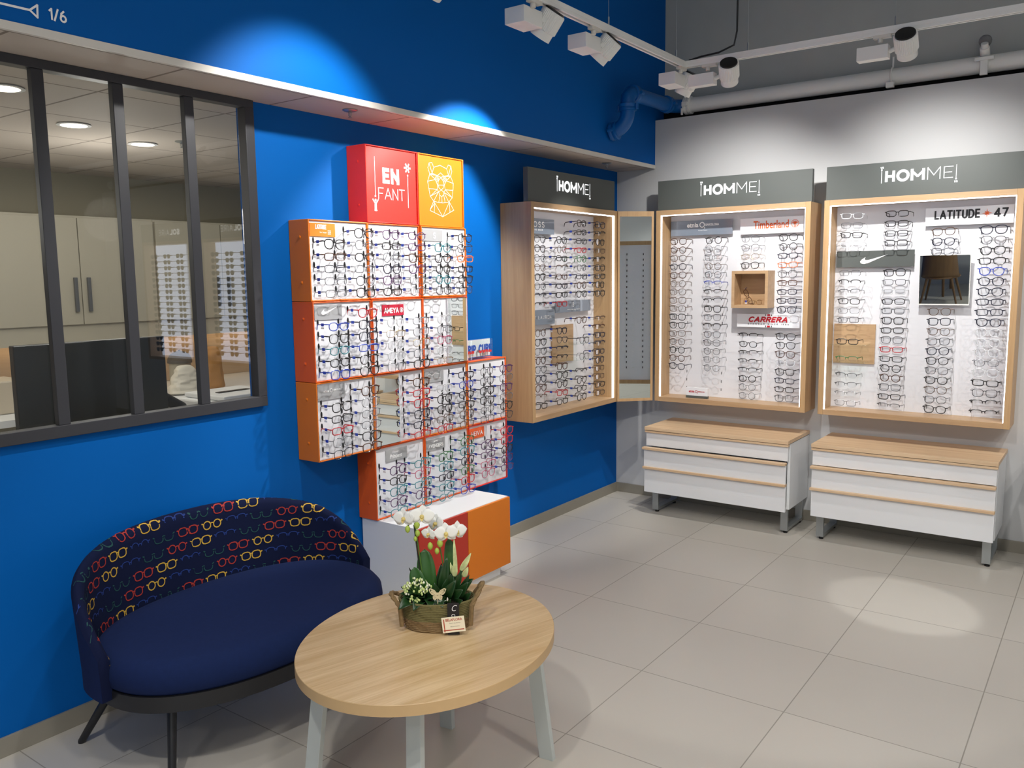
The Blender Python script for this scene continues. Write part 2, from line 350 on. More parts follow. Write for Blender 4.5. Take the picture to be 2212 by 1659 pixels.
struct('wall_right', MB().box((XR, YF, 0), (XR+.1, .3, ZC)), greywall)
struct('wall_front', MB().box((-.1, YF-.1, 0), (XR, YF, ZC)), greywall)
struct('floor', MB().box((-3.1, YF, -.08), (XR, .3, 0)), floorm, label='pale grey beige floor of large square tiles')
struct('ceiling', MB().box((-.1, YF, ZC), (XR, .3, ZC+.1)), darkgrey)
bb = MB(); bb.box((0, YF, 0), (.011, 0, .071)); struct('baseboard_left', bb, skirt, bevel=.001, label='grey tile skirting under the blue wall')
bb = MB(); bb.box((.011, -.011, 0), (XR, 0, .071)); struct('baseboard_back', bb, skirt, bevel=.001, label='grey tile skirting under the grey wall')
for i, yy in enumerate([-2.0+.6*k for k in range(-9, 4)]): pass
# window: frame, mullions, panes
wf = MB(); t = .045
wf.box((-.03, WY0, WZ1-t+.012), (.022, WY1, WZ1-.0005)); wf.box((-.03, WY0, WZ0), (.022, WY1, WZ0+t)); wf.box((-.03, WY1-t, WZ0+t), (.022, WY1, WZ1-t+.012)); wf.box((-.03, WY0, WZ0+t), (.022, WY0+t, WZ1-t+.012))
win = struct('window_1', wf, char, bevel=.002, label='charcoal framed interior window in the blue wall, five tall panes', cat='window')
mys = [-3.570, -3.866, -4.154, -4.45, -4.74, -5.02]
for y in mys: BX((-.014, y-.021, WZ0+t), (.016, y+.021, WZ1-t+.012)).build('mullion', char, win, bevel=.002)
ed = [WY1-t]+[y for y in mys]+[WY0+t]
for a, b in zip(ed[:-1], ed[1:]): BX((-.008, b+.018, WZ0+t-.004), (-.003, a-.018, WZ1-t+.014)).build('pane', pane, win)

# bulkhead lettering  (arrow and 1/6)
P = Plane((SX, 0, 0), (0, 1, 0), (0, 0, 1)); mb = MB()
P.line(mb, [(-4.75, 2.487), (-4.301, 2.489)], .007); P.line(mb, [(-4.303, 2.489), (-4.279, 2.509), (-4.281, 2.472)], .006, closed=True)
stroke_text(P, mb, '1/6', -4.246, 2.474, .056, .037, .0058)
tag(mb.build('wall_lettering', tint), 'white arrow line and 1/6 painted high on the blue bulkhead', 'lettering')

# ------------------------------------------------------------------ sprinklers
def sprinkler(x, y, z, lab):
    r = thing('sprinkler', (x, y, z), lab, 'sprinkler', 'ceiling sprinklers')
    MB().lathe([(.033, 0), (.034, -.003), (.024, -.008), (.01, -.009)], (x, y, z), 20).build('cover_plate', chrome, r)
    m = MB(); m.tube([(x, y, z-.006), (x, y, z-.014)], .008, 8)
    for s in (-1, 1): m.tube([(x+s*.008, y, z-.012), (x+s*.009, y, z-.024), (x+s*.002, y, z-.034)], .0017, 5)
    m.lathe([(.009, 0), (.009, -.002)], (x, y, z-.034), 10); m.tube([(x, y, z-.014), (x, y, z-.034)], .0015, 5, mi=0)
    m.build('nozzle', chrome, r)
sprinkler(.19, -2.86, SZ, 'chrome sprinkler in the soffit above the red sign box')
sprinkler(.19, -.494, SZ, 'chrome sprinkler in the soffit near the room corner')

# ------------------------------------------------------------------ pipes
pz = 2.822; py = .07; pm = MB()
pm.tube([(.60-.1, py, pz+.02), (XR-.1, py, pz+.02)], .05, 24)
pr = thing('ceiling_pipe', (1.5, py, pz), 'long white pipe with clamps running along the dark grey wall', 'pipe')
pm.build('pipe_run', whitem, pr)
def clamp(x, par, m):
    q = MB(); R = Matrix.Rotation(PI/2, 3, 'Y')
    q.lathe([(.053, -.028), (.062, -.024), (.062, -.006), (.056, 0), (.062, .006), (.062, .024), (.053, .028)], (x, py, pz+.02), 20, R=R)
    q.box((x-.02, py-.078, pz+.005), (x+.02, py-.05, pz+.035)); q.box((x-.006, py-.07, pz+.06), (x+.006, py-.05, pz+.10)); q.box((x-.03, py-.066, pz-.05), (x-.018, py-.05, pz-.005))
    q.build('clamp', m, par, bevel=.002)
clamp(.53, pr, whitem)
def hanger(x):
    q = MB(); q.tube([(x, py, pz+.14)]+[(x, py-.056*math.sin(a), pz+.02+.056*math.cos(a)) for a in [PI*i/8 for i in range(9)]], .006, 6)
    q.box((x-.022, py-.075, pz-.052), (x+.022, py-.045, pz-.02)); q.build('hanger', whitem, pr, bevel=.002)
hanger(1.87)
q = MB(); x = 2.37; q.tube([(x, py-.03, pz+.06), (x, py-.07, pz+.10)], .026, 12); q.tube([(x, py-.06, pz+.09), (x, py-.085, pz+.12)], .02, 10)
q.box((x-.05, py-.075, pz+.03), (x+.05, py-.055, pz+.05)); q.box((x-.02, py-.07, pz-.05), (x+.02, py-.05, pz+.05)); q.build('valve_outlet', whitem, pr, bevel=.003)
q = MB(); q.lathe([(.02, 0), (.034, .01), (.034, .02), (.02, .024)], (x, py-.07, pz+.13), 16, R=Matrix.Rotation(-1.0, 3, 'X')); q.build('valve_cap', mat('grey_plastic', '#6c6e70', .4), pr)
# blue elbow pipe leaving the bulkhead
bp = thing('blue_pipe', (SX+.1, -.6, 2.7), 'blue painted elbow pipe coming out of the bulkhead near the corner', 'pipe')
R0 = .046; xa = SX+.115; path = [(SX-.01, -.665, 2.585)]
for i in range(9):
    a = PI/2*i/8; path.append((SX+.005+.11*math.sin(a), -.655+.02*i/8, 2.59+.11*(1-math.cos(a))))
path += [(xa, -.635, 2.73), (xa, -.632, 2.77)]
for i in range(1, 9):
    a = PI/2*i/8; path.append((xa, -.632+.06*(1-math.cos(a)), 2.77+.06*math.sin(a)))
path += [(xa, -.4, 2.835), (xa, -.1, 2.84)]
for i in range(1, 9):
    a = PI/2*i/8; path.append((xa+.09*(1-math.cos(a)), -.02+.09*math.sin(a), 2.842))
path += [(.54, .07, 2.842)]
MB().tube(path, R0, 20).build('pipe_run', bluepipe, bp)
def collar(p, d, L=.05, r=.058, wings=True):
    q = MB(); d = Vector(d).normalized(); Rq = d.to_track_quat('Z', 'Y').to_matrix(); h = L/2
    q.lathe([(R0, -h), (r, -h*.85), (r, -h*.2), (r*.93, 0), (r, h*.2), (r, h*.85), (R0, h)], p, 20, R=Rq)
    if wings:
        for s in (-1, 1): q.lathe([(.012, -h*.7), (.012, h*.7)], Vector(p)+Rq @ Vector((s*(r+.008), 0, 0)), 8, R=Rq)
    q.build('coupling', bluepipe, bp)
collar((SX+.03, -.655, 2.592), (1, .05, .15)); collar((xa, -.634, 2.735), (0, 0, 1)); collar((xa, -.56, 2.832), (0, 1, 0)); collar((xa, -.06, 2.842), (0, 1, 0), .05)
# ------------------------------------------------------------------ tracks and spot lamps
ZT = 2.80; XT = 1.06; YT = -1.18
def track(name, a, b, lab):
    r = thing(name, ((a[0]+b[0])/2, (a[1]+b[1])/2, ZT), lab, 'lighting track', 'suspended lighting tracks')
    along_y = abs(a[0]-b[0]) < 1e-6
    def bar(o1, o2, z1, z2):
        if along_y: return BX((a[0]+o1, a[1], z1), (a[0]+o2, b[1], z2))
        return BX((a[0], a[1]+o1, z1), (b[0], a[1]+o2, z2))
    m = bar(-.018, .018, ZT-.004, ZT+.016); 
    for o1, o2 in ((-.018, -.007), (.007, .018)):
        q = bar(o1, o2, ZT-.018, ZT-.004); m.add(q.v, q.f)
    m.build('rail', whitem, r, bevel=.001)
    bar(-.007, .007, ZT-.008, ZT-.003).build('contact_groove', mat('groove_dark', '#2c2622', .6), r)
    return r
tr1 = track('lighting_track', (XT, -6.5), (XT, YT), 'white lighting track running parallel to the blue wall')
tr2 = track('lighting_track', (XT-.018, YT), (5.6, YT), 'white lighting track running parallel to the grey wall')
def wire(x, y, par):
    m = MB(); m.tube([(x, y, ZT+.016), (x, y, ZT+.06)], .004, 6); m.tube([(x, y, ZT+.06), (x, y, ZC)], .0009, 5); m.build('suspension_wire', chrome, par)
for y in (-2.02, -1.28, -4.2): wire(XT, y, tr1)
for x in (1.42, 2.14, 4.0): wire(x, YT, tr2)
m = MB(); m.tube([(XT+.03, YT, ZT+.02), (1.16, YT, ZT+.03), (1.26, YT, ZT+.035), (1.345, YT, ZT+.06), (1.36, YT, ZT+.13), (1.36, YT, ZC)], .005, 8)
tag(m.build('power_cable', black), 'black power cable dropping from the ceiling to the track corner', 'cable')
def lamp(loc_attach, along, hd, aim, lab, power, deg, blend=.3, lx=None):
    """along: unit vec along track; driver hangs under track, head hd, aims at aim"""
    x, y = loc_attach; r = thing('track_spotlight', (x, y, ZT-.018), lab, 'spotlight', 'white track spotlights')
    A = Vector(along); B = Vector((-A.y, A.x, 0))
    ad = MB(); ad.xf = Matrix.Translation((x, y, 0)) @ Matrix.Rotation(math.atan2(A.y, A.x), 4, 'Z')
    ad.box((-.04, -.014, ZT-.032), (.04, .014, ZT-.016)); ad.tube([(-.01, 0, ZT-.032), (-.01, 0, ZT-.05)], .012, 10); ad.build('adapter', offwhite, r, bevel=.001)
    dr = MB(); dr.xf = ad.xf; dr.box(lx[0], lx[1]); dr.build('driver_box', whitem, r, bevel=.0015)
    H = Vector(hd); d = (Vector(aim)-H).normalized(); Rq = (-d).to_track_quat('Z', 'Y').to_matrix()
    hm = MB(); n = 40; prof = [(.046, -.006), (.053, .0), (.053, .076), (.049, .081)]
    vs = []; 
    for (rr, z) in prof:
        for k in range(n*2): 
            a = 2*PI*k/(n*2); q = rr*(1 if k % 2 else .955); vs.append(H+Rq @ Vector((q*math.cos(a), q*math.sin(a), z)))
    N = 2*n; fs = [(i*N+k, i*N+(k+1) % N, (i+1)*N+(k+1) % N, (i+1)*N+k) for i in range(3) for k in range(N)]; fs += [tuple(range(N))[::-1], tuple(3*N+k for k in range(N))]
    hm.add(vs, fs); hm.build('ribbed_housing', whitem, r)
    MB().lathe([(.046, .001), (.046, -.038), (.042, -.038), (.041, -.01)], H, 28, R=Rq).build('lamp_collar', whitem, r)
    MB().lathe([(.046, .081), (.045, .088), (.01, .089)], H, 28, R=Rq).build('heat_sink', black, r)
    MB().lathe([(.040, -.012), (.001, -.0125)], H, 20, R=Rq).build('lamp_lens', lampe, r)
    # bracket between driver and housing
    c = Vector((x, y, 0)); near = H+Rq @ Vector((0, 0, .03))
    j = ad.xf @ Vector((lx[2], 0, (lx[0][2]+lx[1][2])/2))
    MB().tube([j, j.lerp(near, .5), near], .011, 10).build('swivel_joint', whitem, r)
    s = spot('lamp_light', H+d*.042, aim, power, deg, blend, NEUT, .025, r)
def tlampY(y, aim, lab, power, deg, blend=.3, yy=0):
    lamp((XT, y-.09), (0, 1, 0), (XT-.035, y+.035, 2.70), aim, lab, power, deg, blend, lx=((-.06, 0.01, 2.69), (.075, .108, 2.755), .075))
tlampY(-3.25, (.05, -3.25, 1.92), 'track spotlight just outside the top edge of the picture', 60, 84, .6)
tlampY(-2.55, (.12, -2.62, 1.5), 'track spotlight at the top edge of the picture, nearest the window', 10, 60, .8)
tlampY(-2.06, (.12, -2.22, 1.75), 'second track spotlight from the window end, above the display boxes', 150, 72, .35)
tlampY(-1.12, (.15, -1.0, 1.2), 'track spotlight just before the track corner, aimed at the blue wall', 70, 58, .6)
tlampY(-3.9, (.1, -4.2, .9), 'track spotlight out past the window end of the track', 42, 62, .9)
def tlampX(x, aim, lab, power, deg, blend=.5):
    lamp((x-.10, YT), (1, 0, 0), (x+.008, YT+.01, 2.705), aim, lab, power, deg, blend, lx=((-.11, -.028, 2.672), (.032, .028, 2.735), .032))
tlampX(1.31, (.95, 0, 1.6), 'track spotlight just right of the track corner, aimed at the grey wall', 100, 92, 1.)
tlampX(2.185, (2.12, 0, 1.7), 'rightmost track spotlight, on its own above the right cabinet', 100, 92, 1.)
tlampX(3.3, (3.3, 0, 1.6), 'track spotlight beyond the right edge of the picture', 55, 74, .5)
# fixture cut off by the top edge
fr = thing('ceiling_fixture', (1.27, -1.55, 3.08), 'round white fixture cut off by the top edge above the track corner', 'light fixture')
MB().lathe([(.02, 0), (.062, .004), (.066, .02), (.066, .11), (.03, .115)], (1.27, -1.55, 3.095), 24, R=Matrix.Rotation(.25, 3, 'Y')).build('housing', whitem, fr)
MB().tube([(1.27, -1.55, 3.19), (1.27, -1.55, ZC)], .006, 8).build('rod', whitem, fr)

# ------------------------------------------------------------------ eyeglasses
SH = {  # a, b, n, taper, xc, half rim?
 'rectangular': (.0275, .0165, 3.6, .04, .0345, 0), 'square': (.026, .021, 3.0, .06, .033, 0), 'round': (.0235, .0225, 2.0, 0, .032, 0),
 'oval': (.026, .0185, 2.3, .04, .0335, 0), 'rounded': (.0255, .0215, 2.4, .10, .0325, 0), 'half-rim': (.0275, .0165, 3.0, .05, .0345, 1), 'aviator': (.0275, .022, 2.6, .14, .034, 0)}
GC = {'black': ('#141416', .3, 0, 1.0), 'tortoiseshell': ('#4a2a18', .3, 0, 1.0), 'dark blue': ('#12172e', .3, 0, 1.0), 'bright blue': ('#1d3fae', .3, 0, .9), 'red': ('#b3202c', .3, 0, 1.0),
      'green': ('#2a6e3c', .3, 0, .9), 'purple': ('#4c2358', .3, 0, .9), 'pink': ('#b04a68', .3, 0, .8), 'grey metal': ('#3c3e44', .3, .5, .68), 'silver metal': ('#7c7e84', .25, .7, .62),
      'gold metal': ('#a98a55', .25, .8, .5), 'clear': ('#cfd2d6', .2, 0, .9), 'brown': ('#5a4436', .35, 0, .8), 'orange': ('#e0702a', .35, 0, .9), 'teal': ('#1f7a86', .35, 0, .9)}
_gm = {}
def lens_out(shape, n=22):
    a, b, e, tp, xc, hr = SH[shape]; o = []
    for i in range(n):
        t_ = 2*PI*i/n; c, s = math.cos(t_), math.sin(t_)
        x = a*math.copysign(abs(c)**(2/e), c); z = b*math.copysign(abs(s)**(2/e), s); o.append((x*(1+tp*z/b), z))
    return o
def gmesh(part, shape, color, L):
    k = (part, shape, color, round(L, 3))
    if k in _gm: return _gm[k]
    a, b, e, tp, xc, hr = SH[shape]; hexc, ro, met, th = GC[color]; r = .0021*th
    cm = mat('frame_'+color.replace(' ', '_'), hexc, ro, metal=met); m = MB(); mt_ = cm; out = lens_out(shape); r *= 1.16
    if part == 'front':
        for s in (-1, 1):
            pts = [(s*(xc+x), 0, z) for x, z in out]
            if hr:
                pts = [p for p in pts if p[2] > -b*.35]; pts.sort(key=lambda p: p[0]); m.tube(pts, r*1.1, 5)
            else: m.tube(pts, r, 5, closed=True)
            xe = s*(xc+a*(1+tp*.6)); m.tube([(xe-s*.002, 0, b*.55), (xe+s*.006, .001, b*.6), (xe+s*.008, .006, b*.6)], r*1.15, 5)
            m.tube([(s*.008, .001, -b*.1), (s*.006, .006, -b*.35)], .001, 4)
        g = xc-a*1.0; m.tube([(-g-.001, 0, b*.35), (-g*.4, -.001, b*.55), (g*.4, -.001, b*.55), (g+.001, 0, b*.35)], r*1.1, 5)
    elif part in ('tl', 'tr'):
        s = -1 if part == 'tl' else 1; xe = s*(xc+a*(1+tp*.6)+.008)
        m.tube([(xe, .005, b*.6), (xe, L*.5, b*.58), (xe-s*.001, L*.86, b*.5), (xe-s*.002, L*.94, b*.15), (xe-s*.002, L-.002, -b*.75)], [r*1.2, r*1.15, r*1.1, r*1.1, r*.9], 5, flat=.6)
    elif part in ('ll', 'lr'):
        s = -1 if part == 'll' else 1; mt_ = lensm
        m.add([(s*(xc+x*.97), .0003, z*.97) for x, z in out], [tuple(range(len(out)))])
    elif part == 'tag':
        xe = -(xc+a*(1+tp)+.0105); y0 = L*.42; z = b*.6
        m.box((xe, y0-.009, z-.008), (xe+.0008, y0+.009, z+.005)); m.box((xe, y0-.010, z-.021), (xe+.0006, y0+.009, z-.012), 1); m.box((xe+.0002, y0-.001, z-.013), (xe+.0004, y0+.001, z-.007), 1)
        mt_ = [tagblue, tagwhite]
    o = m.build('tmp', mt_); me = o.data; bpy.data.objects.remove(o); _gm[k] = me; return me
PARTN = {'front': 'frame_front', 'tl': 'temple', 'tr': 'temple', 'll': 'lens', 'lr': 'lens', 'tag': 'price_tag'}
NG = 0
def glasses(loc, rz, shape, color, label, group, L=.08, tg=True, sc=1., rx=0., rzj=True):
    global NG; NG += 1
    r = bpy.data.objects.new('eyeglasses', None); COL.objects.link(r); r.empty_display_size = .02
    j = random.uniform(-.05, .05) if rzj else 0
    r.location = loc; r.rotation_euler = (rx+random.uniform(-.04, .04)*rzj, random.uniform(-.03, .03)*rzj, rz+j); r.scale = (sc, 1, sc)
    tag(r, label, 'eyeglasses', group)
    for p in ('front', 'tl', 'tr', 'll', 'lr')+(('tag',) if tg else ()):
        o = bpy.data.objects.new(PARTN[p], gmesh(p, shape, color, L)); COL.objects.link(o); o.parent = r
    return r
ORD = ['first', 'second', 'third', 'fourth', 'fifth', 'sixth', 'seventh', 'eighth', 'ninth', 'tenth', 'eleventh', 'twelfth', 'thirteenth', 'fourteenth', 'fifteenth', 'sixteenth', 'seventeenth', 'eighteenth', 'nineteenth', 'twentieth']

# ------------------------------------------------------------------ children's display boxes
MOD = .37
Y0s = [-3.085, -2.713, -2.341, -1.969]; Z0s = {1: 1.926, 2: 1.556, 3: 1.186, 4: .816, 5: .446}
RIGHT = lambda y0, x: Plane((x, y0, 0), (0, 1, 0), (0, 0, 1))
KID = ['black', 'dark blue', 'bright blue', 'red', 'green', 'purple', 'pink', 'grey metal', 'tortoiseshell', 'teal', 'clear']
def pegm():
    m = MB(); m.lathe([(.0042, 0), (.0042, .004), (.002, .006)], (0, 0, 0), 8, R=Matrix.Rotation(PI/2, 3, 'Y'))
    m.v = [Vector((v.x, v.y, v.z*3.1)) for v in m.v]; return m
_pm = pegm().build('peg', black); PEG = _pm.data; bpy.data.objects.remove(_pm)
PRONG = None
def dbox(row, col, shell, face, lab, desc, sign, cols, D=.13, extra=None, pal=None):
    y0 = Y0s[col]; z0 = Z0s[row]; y1 = y0+MOD-.002; z1 = z0+MOD-.002; t_ = .006
    r = thing('display_box', (0, y0+MOD/2, z0), lab, 'display box', "stacked boxes of the children's display")
    m = MB(); m.box((0.001, y0, z0), (D, y0+t_, z1)); m.box((0.001, y1-t_, z0), (D, y1, z1)); m.box((0.001, y0+t_, z0), (D, y1-t_, z0+t_)); m.box((0.001, y0+t_, z1-t_), (D, y1-t_, z1))
    m.box((.001, y0+t_, z0+t_), (.006, y1-t_, z1-t_))
    m.build('box_shell', shell, r, bevel=.0025)
    for zz in (.085, .29):
        MB().lathe([(.007, 0), (.007, .002), (.003, .004)], (.075, y0, z0+zz), 12, R=Matrix.Rotation(PI/2, 3, 'X')).build('rivet', shell, r)
    px = D-.008
    BX((.02, y0+t_+.0008, z0+t_+.0008), (px, y1-t_-.0008, z1-t_-.0008)).build('panel', face, r)
    if sign: sign(r, RIGHT(y0, px), z0, y0)
    g = 'eyeglasses on the '+"children's display"
    for cn, (cy, rows) in cols.items():
        for n_, i in enumerate(rows):
            z = z1-.062-.055*i+.004; y = y0+cy
            sh = random.choice(['rectangular', 'square', 'rounded', 'round', 'rounded', 'oval', 'square'])
            c = random.choice(pal or KID)
            if c == 'clear': sh = random.choice(['round', 'rounded'])
            where = '%s down in %s column of %s' % (ORD[n_], cn, desc) if len(cols) > 1 else '%s down in %s' % (ORD[n_], desc)
            glasses((px+.072, y, z), PI/2, sh, c, '%s %s eyeglasses, %s' % (c, sh, where), g, .074, True, 1.0)
            for s in (-1, 1):
                o = bpy.data.objects.new('peg', PEG); COL.objects.link(o); o.parent = r; o.location = Vector((px, y+s*.0625, z+.021))-r.location
    return r, px
def splate(r, P, a, b, c, d, m, draw, ink=tint, th=.004, name='sign_plate'):
    q = MB(); P.rect(q, a, b, c, d, .0, th); o = q.build(name, m, r); k = MB(); draw(k)
    if k.v: k.build('lettering', ink, o)
    return o
LF = lambda k: list(range(k, 6))
# top sign boxes
def enfant(r, P, z0, y0):
    m = MB(); h = .001
    stroke_text(P, m, 'EN', .118, z0+.193, .118, .076, .0185, h, gap=.42)
    W = .0042; x0 = .088; zb = z0+.118; ht = .052    # FANT in thin strokes
    def S(pts): P.line(m, [(x0+a, zb+b) for a, b in pts], W, h)
    S([(0, 0), (0, ht), (.033, ht)]); S([(0, ht*.5), (.028, ht*.5)])
    S([(.044, 0), (.066, ht), (.088, 0)]); S([(.052, ht*.33), (.08, ht*.33)])
    S([(.1, 0), (.1, ht), (.135, 0), (.135, ht)]); S([(.165, 0), (.165, ht)]); S([(.146, ht), (.184, ht)])
    P.line(m, [(.066, z0+.127), (.066, z0+.315)], .0028, h); P.line(m, [(.299, z0+.085), (.299, z0+.245)], .0028, h)
    P.poly(m, ring(.299, z0+.245, .005), h); P.poly(m, ring(.066, z0+.128, .005), h)
    for k in range(6):
        a = PI/2+k*PI/3+PI/6; c, s = math.cos(a), math.sin(a)
        P.line(m, [(.297+.008*c, z0+.282+.008*s), (.297+.021*c, z0+.282+.021*s)], .009, h)
    # little figure with raised arms
    P.line(m, [(.066, z0+.062), (.066, z0+.095)], .014, h); P.line(m, [(.061, z0+.062), (.061, z0+.085)], .006, h)
    P.line(m, [(.048, z0+.112), (.062, z0+.094)], .006, h); P.line(m, [(.084, z0+.112), (.070, z0+.094)], .006, h); P.poly(m, ring(.066, z0+.109, .0065), h); P.line(m, [(.058, z0+.06), (.074, z0+.06)], .005, h)
    m.build('lettering', tint, r)
def bear(r, P, z0, y0):
    # polygon bear head in thin white lines; source px in a 912x1659 crop of the panel
    def c(x, y): return ((x-30)/830*.36+.003, z0+.37-(y-215-(x-30)*.155)/1330*.37)
    Ls = [[(235, 410), (212, 495), (245, 615), (290, 600), (322, 490), (288, 402), (235, 410), (290, 600)], [(322, 490), (438, 455), (560, 520), (595, 450), (645, 475), (662, 575), (635, 665), (595, 645), (560, 520)],
          [(645, 475), (595, 645)], [(245, 615), (203, 745), (222, 880), (245, 1025), (305, 1115), (390, 1145), (475, 1160), (590, 1150), (660, 1070), (675, 930), (685, 800), (635, 665)],
          [(245, 615), (385, 645), (445, 595), (505, 660), (635, 665)], [(385, 645), (450, 680), (505, 660)], [(290, 600), (385, 645)], [(595, 645), (505, 660)], [(203, 745), (345, 715)], [(245, 615), (345, 715), (385, 820), (375, 900), (400, 945), (440, 925)],
          [(635, 665), (550, 745), (510, 830), (530, 915), (500, 960), (455, 915)], [(685, 800), (550, 745)], [(222, 880), (375, 900), (245, 1025), (400, 945), (305, 1115)], [(675, 930), (530, 915), (660, 1070), (500, 960), (590, 1150)],
          [(400, 820), (495, 825), (490, 880), (450, 915), (410, 870), (400, 820)], [(400, 745), (445, 685), (490, 745), (510, 830)], [(400, 745), (390, 820)], [(400, 945), (420, 1010), (460, 1040), (495, 1005), (500, 960)], [(420, 1010), (400, 1140)], [(460, 1040), (460, 1155)], [(495, 1005), (520, 1155)],
          [(305, 1115), (230, 1280), (470, 1420), (685, 1310), (600, 1150), (470, 1420), (305, 1115)], [(325, 1150), (310, 1325)], [(230, 1280), (325, 1150)], [(600, 1150), (610, 1345)]]
    m = MB()
    for l in Ls: P.line(m, [c(*q) for q in l], .0026, .001)
    for cx, cy in ((372, 705), (520, 720)):
        P.line(m, [c(cx+a, cy+b) for a, b in ring(0, 0, 32, 45, 14)], .0024, .001, True); P.line(m, [c(cx+a, cy+b) for a, b in ring(0, 0, 14, 20, 8)], .0024, .001, True)
    m.build('bear_drawing', mat('ink_cream', '#fff3d8', .5), r)
dbox(1, 1, redA, redA, 'red sign box at the top of the display with white lettering', '', enfant, {}, .13)
dbox(1, 2, orangeA, orangeA, 'orange sign box at the top right with a white line-drawn bear head', '', bear, {}, .13)
ls = lambda t_, mt_, a=.012, wd=.15, z=(.292, .352), ink=tint, f=None: (lambda r, P, z0, y0: splate(r, P, a, z0+z[0], a+wd, z0+z[1], mt_, (lambda k: f(k, P, z0)) if f else (lambda k: P.text(k, t_, a+wd*.1, z0+z[0]+.018, wd*.8, .022, .02, .005)), ink))
def sg_lat(k, P, z0):
    stroke_text(P, k, 'LATITUDE', .042, z0+.325, .066, .021, .0038, .005, gap=.3); P.text(k, 'for boys', .068, z0+.306, .04, .009, .0, .005)
    for i in range(3):
        for j in range(3): P.poly(k, [(.118+i*.007+a, z0+.305+j*.007+b) for a, b in ((-.003, 0), (0, -.003), (.003, 0), (0, .003))], .005)
signO = mat('sign_orange', '#ee8420', .5); signG = mat('sign_grey', '#a5a6a8', .4, coat=.2); signR = mat('sign_red', '#c0223c', .4)
def sg_sw(k, P, z0): P.poly(k, swoosh(.05, z0+.308, .10, .036)[:], .005)
def sg_etnia(k, P, z0):
    P.text(k, 'etnia', .045, z0+.32, .035, .012, .02, .005); P.line(k, ring(.092, z0+.327, .008), .0022, .005, True); stroke_text(P, k, 'BARCELONA', .106, z0+.323, .05, .008, .0014, .005)
def sg_s(k, P, z0): stroke_text(P, k, 'S', .095, z0+.305, .022, .034, .006, .005)
dbox(2, 0, orangeA, whitep, 'amber box of eyeglasses with an orange sign, upper left of the display', 'box with orange sign', ls('', signO, f=sg_lat), {'left': (.0925, LF(1)), 'right': (.2775, LF(0))}, .135, pal=['black', 'black', 'tortoiseshell', 'grey metal', 'silver metal', 'dark blue'])
dbox(2, 1, orangeB, whitep, 'box of eyeglasses directly under the red sign box', 'box under red sign', None, {'left': (.0925, LF(0)), 'right': (.2775, LF(0))}, .13, pal=['black', 'black', 'black', 'bright blue', 'tortoiseshell', 'dark blue', 'silver metal', 'purple'])
dbox(2, 2, orangeA, whitep, 'box of eyeglasses directly under the orange bear sign box', 'box under bear sign', ls('', signG, wd=.16, f=sg_s), {'left': (.0925, LF(1)), 'right': (.2775, LF(0))}, .14, pal=['black', 'green', 'black', 'grey metal', 'orange', 'teal', 'grey metal'])
dbox(3, 0, orangeB, whitep, 'deep orange box with a grey sign showing a white swoosh', 'box with grey swoosh sign', ls('', signG, wd=.165, z=(.285, .352), f=sg_sw), {'left': (.0925, LF(1)), 'right': (.2775, LF(0))}, .143, pal=['black', 'dark blue', 'bright blue', 'black', 'teal', 'red'])
def sg_am(r, P, z0, y0):
    def f(k):
        stroke_text(P, k, 'AMEYA', .083, z0+.298, .105, .027, .0055, .005); P.line(k, ring(.207, z0+.312, .011), .003, .005, True); P.poly(k, [(.207, z0+.322), (.200, z0+.309), (.207, z0+.303), (.214, z0+.309)], .005)
    splate(r, P, .072, z0+.285, .225, z0+.34, signR, f)
dbox(3, 1, orangeB, whitep, 'box of pale eyeglasses with a small red sign at its top', 'box with small red sign', sg_am, {'left': (.0925, LF(1)), 'right': (.2775, LF(1))}, .143, pal=['clear', 'silver metal', 'pink', 'clear', 'black', 'gold metal'])
def mir(a, b, lab=None, fr=False):
    def f(r, P, z0, y0):
        q = MB(); P.rect(q, a, z0+.010, b, z0+.358, 0, .012); o = q.build('mirror', mirror, r)
        e = MB(); P.rect(e, b, z0+.010, b+.004, z0+.358, 0, .014); P.rect(e, a-.003, z0+.010, a, z0+.358, 0, .013); e.build('mirror_edge', whitep, o)
    return f
dbox(3, 2, orangeB, whitep, 'box with a narrow mirror in its right half', 'box with narrow right mirror', mir(.195, .352), {'left': (.0925, LF(1))}, .14, pal=['pink', 'clear', 'gold metal', 'silver metal'])
dbox(4, 0, orangeA, whitep, 'amber box of eyeglasses with a grey sign, lowest box in the leftmost column', 'box under grey swoosh box', ls('', signG, wd=.165, z=(.285, .352), f=sg_etnia), {'left': (.0925, LF(1)), 'right': (.2775, LF(0))}, .143, pal=['black', 'tortoiseshell', 'silver metal', 'red', 'grey metal'])
dbox(4, 1, orangeB, whitep, 'box with a tall mirror in its left half', 'box with left mirror', mir(.012, .175), {'only': (.2775, LF(0))}, .135, pal=['black', 'dark blue', 'red', 'tortoiseshell'])
dbox(4, 2, orangeA, whitep, 'box of eyeglasses between the mirror box and the box under the acrylic sign', 'box right of tall mirror', ls('', signG, wd=.155, z=(.285, .345), f=lambda k, P, z0: (P.line(k, [(.03, z0+.325), (.05, z0+.332), (.07, z0+.322), (.10, z0+.333), (.135, z0+.325)], .0018, .005), P.line(k, [(.03, z0+.302), (.14, z0+.304)], .0016, .005))), {'left': (.0925, LF(1)), 'right': (.2775, LF(0))}, .13, pal=['black', 'dark blue', 'bright blue', 'brown', 'red', 'clear'])
dbox(4, 3, orangeB, whitep, 'rightmost box of eyeglasses, standing under the clear acrylic sign', 'box under acrylic sign', None, {'left': (.0925, LF(0)), 'right': (.2775, LF(0))}, .13, pal=['black', 'grey metal', 'silver metal', 'clear', 'purple'])
